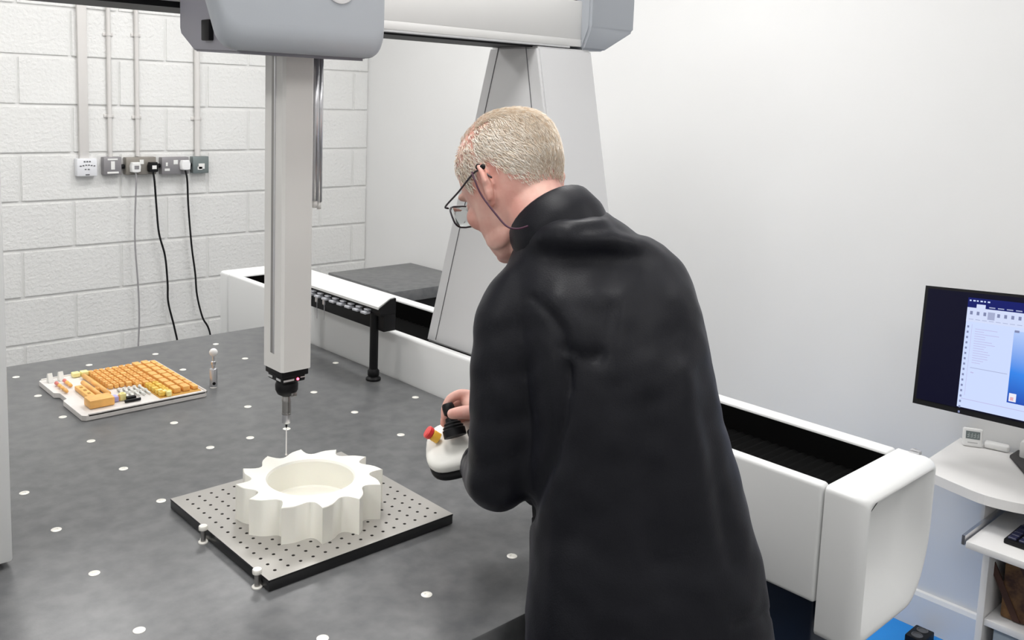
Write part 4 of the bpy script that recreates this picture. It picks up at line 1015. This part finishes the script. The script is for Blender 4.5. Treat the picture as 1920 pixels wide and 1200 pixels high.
# ---- hair: short, blond grey, thin on top
def hair_mat():
    m = bpy.data.materials.new('blond_grey_hair'); m.use_nodes = True; nt = m.node_tree; b = nt.nodes['Principled BSDF']
    g = nt.nodes.new('ShaderNodeNewGeometry'); rp = nt.nodes.new('ShaderNodeValToRGB')
    rp.color_ramp.elements[0].color = (0.64, 0.50, 0.36, 1); rp.color_ramp.elements[1].color = (0.96, 0.92, 0.85, 1)
    nt.links.new(g.outputs['Random Per Island'], rp.inputs[0]); nt.links.new(rp.outputs[0], b.inputs['Base Color'])
    b.inputs['Roughness'].default_value = 0.45; return m
def cover(t, z):
    """0..1 amount of hair at angle t from the front (radians, 0 front, pi back) and height z"""
    a = abs(math.degrees(t)); a = 360-a if a > 180 else a
    K_ = [(0, 0.080), (40, 0.076), (50, 0.050), (60, 0.018), (70, -0.004), (80, 0.006), (92, 0.020), (104, 0.018), (114, 0.000), (125, -0.022), (140, -0.038), (160, -0.048), (180, -0.052)]
    for (a0, z0), (a1, z1) in zip(K_[:-1], K_[1:]):
        if a0 <= a <= a1: zl = z0+(z1-z0)*(a-a0)/(a1-a0); break
    zl += 0.006*noise.noise(Vector((a*0.12, 3.1, 0)))
    if z < zl: return 0
    dens = min(1, (z-zl)/0.030+0.18)
    if z > 0.072 and a < 120: dens *= 0.42
    if z > 0.055 and a < 78: dens *= 0.16
    elif a < 95 and z > 0.035: dens *= 0.40
    elif a < 85 and z > 0.01: dens *= 0.6
    return dens
rnd = random.Random(11)
verts = []; faces = []; cnt = 0
while cnt < 17000:
    t = rnd.uniform(-math.pi, math.pi); z = -0.07+0.188*rnd.random()**0.8
    if rnd.random() > cover(t, z): continue
    if z > 0.1 and rnd.random() < 0.5: continue
    p = Vector(head_pt(z, t)); q1 = Vector(head_pt(z, t+0.03)); q2 = Vector(head_pt(min(z+0.004, 0.1169), t))
    nn = (q1-p).cross(q2-p)
    if nn.length < 1e-12: continue
    nn.normalize()
    if nn.dot(p-Vector((0, 0, 0.02))) < 0: nn = -nn
    dn = Vector((0, -0.55, -0.85)) if z < 0.085 else Vector((0.2*math.sin(t), -1.0, -0.1))
    dn = dn-nn*dn.dot(nn)
    if dn.length < 1e-3: continue
    dn.normalize(); side = nn.cross(dn)
    dn = (dn+side*rnd.gauss(0, 0.28)).normalized(); side = nn.cross(dn).normalized()
    L = rnd.uniform(0.011, 0.021)*max(0.3, min(1.0, (z+0.06)/0.07))
    lift = rnd.uniform(0.05, 0.24); w = rnd.uniform(0.00035, 0.0006)
    p0 = p-nn*0.001; p1 = p+dn*L*0.5+nn*L*lift*0.8; p2 = p+dn*L+nn*L*lift*0.75
    b0 = len(verts)
    for c, k in ((p0, 1.0), (p1, 0.9)):
        verts += [hd(*(c+side*w*k)), hd(*(c-side*w*k*0.5+nn*w*k)), hd(*(c-side*w*k*0.5-nn*w*k))]
    verts.append(hd(*p2))
    for k in range(3):
        k2 = (k+1) % 3; faces.append((b0+k, b0+k2, b0+3+k2, b0+3+k)); faces.append((b0+3+k, b0+3+k2, b0+6))
    cnt += 1
hme = bpy.data.meshes.new('hair'); hme.from_pydata(verts, [], faces); hme.update()
hr_ = MAN(link('hair', hme, hair_mat())); hr_['label'] = 'short thinning blond grey hair'
# eyebrows and eyes
for s in (-1, 1):
    bm = bmesh.new(); ell(bm, hd(s*0.031, 0.0835, -0.008), 0.0118, 0.0102, 0.0072, rot, 16); e_ = MAN(fin('eye', bm, mat('eye_white', (0.8, 0.78, 0.75), 0.2), smooth=True))
    bm = bmesh.new(); ell(bm, hd(s*0.031, 0.0922, -0.009), 0.005, 0.0022, 0.005, rot, 14); i_ = fin('iris', bm, mat('iris_blue', (0.05, 0.10, 0.16), 0.2), e_, smooth=True)
    bm = bmesh.new(); tube(bm, [hd(s*0.014, 0.0965, 0.010), hd(s*0.030, 0.0975, 0.016), hd(s*0.046, 0.088, 0.011)], [0.002, 0.0032, 0.0018], 8); MAN(fin('eyebrow', bm, mat('eyebrow_grey', (0.55, 0.45, 0.35), 0.6), smooth=True))
# ---- glasses with neck cord
M_FRM = mat('dark_frame', (0.018, 0.012, 0.02), 0.3)
M_LENS = mat('lens', (0.9, 0.95, 0.95), 0.03, trans=0.95)
gl = MAN(bpy.data.objects.new('glasses', bpy.data.meshes.new('glasses'))); COL.objects.link(gl)
bm = bmesh.new()
def lens_loop(s):
    out = []
    for k in range(24):
        a = 2*math.pi*k/24; ca, sa = math.cos(a), math.sin(a)
        out.append(hd(s*0.0345+0.0265*math.copysign(abs(ca)**0.6, ca), 0.113-0.006*abs(ca)*(1 if ca*s > 0 else 0.2), -0.012+0.0205*math.copysign(abs(sa)**0.6, sa)))
    return out
for s in (-1, 1):
    lp = lens_loop(s); tube(bm, lp+[lp[0]], 0.0016, 8, cap=False)
    tube(bm, spline([hd(s*0.062, 0.108, 0.004), hd(s*0.073, 0.100, 0.005), hd(s*0.0785, 0.05, 0.008), hd(s*0.083, 0.0, 0.014), hd(s*0.084, -0.022, 0.010), hd(s*0.082, -0.038, -0.012)], 6), 0.0017, 8)
tube(bm, spline([hd(-0.010, 0.113, -0.004), hd(0, 0.1155, 0.0), hd(0.010, 0.113, -0.004)], 5), 0.0015, 8)
bmesh.ops.recalc_face_normals(bm, faces=bm.faces); bm.to_mesh(gl.data); bm.free(); gl.data.materials.append(M_FRM)
gl.data.polygons.foreach_set('use_smooth', [True]*len(gl.data.polygons)); gl['label'] = 'dark thin-framed glasses'
for s in (-1, 1):
    bm = bmesh.new(); lp = lens_loop(s); prism(bm, lp, HF*0.0012); l_ = fin('lens', bm, M_LENS, gl)
e0 = hd(-0.086, -0.004, 0.016)
cord = spline([e0, hd(-0.094, -0.012, 0.0), hd(-0.094, -0.014, -0.03), at(930, 402, 1.458), at(950, 424, 1.448), at(970, 429, 1.440), at(990, 424, 1.435)], 8)
bm = bmesh.new(); tube(bm, cord, 0.0016, 8); c_ = fin('neck_cord', bm, mat('plum_cord', (0.05, 0.008, 0.03), 0.5), gl, smooth=True)
bm = bmesh.new(); ell(bm, hd(-0.088, -0.024, 0.016), 0.004, 0.006, 0.0045, rot, 12); ell(bm, hd(-0.088, -0.033, 0.010), 0.004, 0.006, 0.005, rot, 12); c_ = fin('cord_bead', bm, M_BLACK, gl, smooth=True)

# ================================================================== JOYSTICK CONTROL HELD BY THE MAN
jb_c = at(862, 838, 1.685)
jn = view(-0.22, 0.80, -0.55).normalized(); jx = view(0.86, 0.40, -0.25); jx = (jx-jn*jx.dot(jn)).normalized(); jy = jn.cross(jx).normalized()
if jy.dot(FWD) < 0: jy = -jy
jb = empty('joystick_control', jb_c, 'white hand-held joystick control with red stop button held by the man', 'controller')
ji = Matrix.Translation(-jb.location)
def JB(o): o.parent = jb; o.matrix_parent_inverse = ji.copy(); return o
def jp(a, b, c): return jb_c+jx*a+jy*b+jn*c
def shell(bm, c0, c1, grow, n=40):
    rs = []
    for k in range(9):
        t = k/8; c = c0+(c1-c0)*t
        f = (1-abs(2*t-1)**3.2*0.25) if grow else 1.0
        r = []
        for i in range(n):
            a = 2*math.pi*i/n; ca, sa = math.cos(a), math.sin(a)
            e = 0.72; wx, wy = 0.066*f, 0.052*f*(1.0-0.22*ca)
            r.append(jp(wx*math.copysign(abs(ca)**e, ca)+0.004, wy*math.copysign(abs(sa)**e, sa), c))
        rs.append(r)
    rings(bm, rs)
bm = bmesh.new(); shell(bm, -0.010, 0.020, True); JB(fin('upper_shell', bm, mat('warm_white_shell', (0.86, 0.85, 0.80), 0.3), auto=0.9))
bm = bmesh.new(); shell(bm, -0.030, -0.008, True); JB(fin('lower_shell', bm, M_BLACK, auto=0.9))
jbase = at(851, 806, 1.66); kn_ = at(842, 770, 1.672)
jax = (kn_-jbase).normalized()
JB(latheo('gaiter', [(0.021, -0.012), (0.021, 0.001), (0.0185, 0.003), (0.0195, 0.006), (0.0155, 0.009), (0.0160, 0.012), (0.0115, 0.015), (0.0105, 0.022)], jbase, M_BLACK, jb, 28, jax))
JB(latheo('stick', [(0.006, 0.015), (0.006, 0.033)], jbase, M_BLACK, jb, 16, jax))
JB(latheo('knob', [(0.006, 0.026), (0.0105, 0.029), (0.0115, 0.040), (0.0110, 0.046), (0.0095, 0.0485), (0, 0.049)], jbase, M_BLACK, jb, 24, jax))
bpos = at(812, 816, 1.675); bdir = view(-0.80, 0.55, -0.2).normalized()
JB(latheo('button_collar', [(0.010, -0.012), (0.010, 0.002), (0.009, 0.003)], bpos, mat('amber_collar', (0.90, 0.50, 0.06), 0.4), jb, 22, bdir))
JB(latheo('stop_button', [(0.007, 0.0), (0.0085, 0.003), (0.0115, 0.005), (0.012, 0.012), (0.010, 0.0145), (0, 0.015)], bpos, mat('stop_red', (0.75, 0.05, 0.05), 0.35), jb, 22, bdir))
JB(latheo('speed_dial', [(0.007, -0.004), (0.007, 0.006), (0.006, 0.007), (0, 0.007)], at(884, 813, 1.652), M_BLACK, jb, 18, jn))
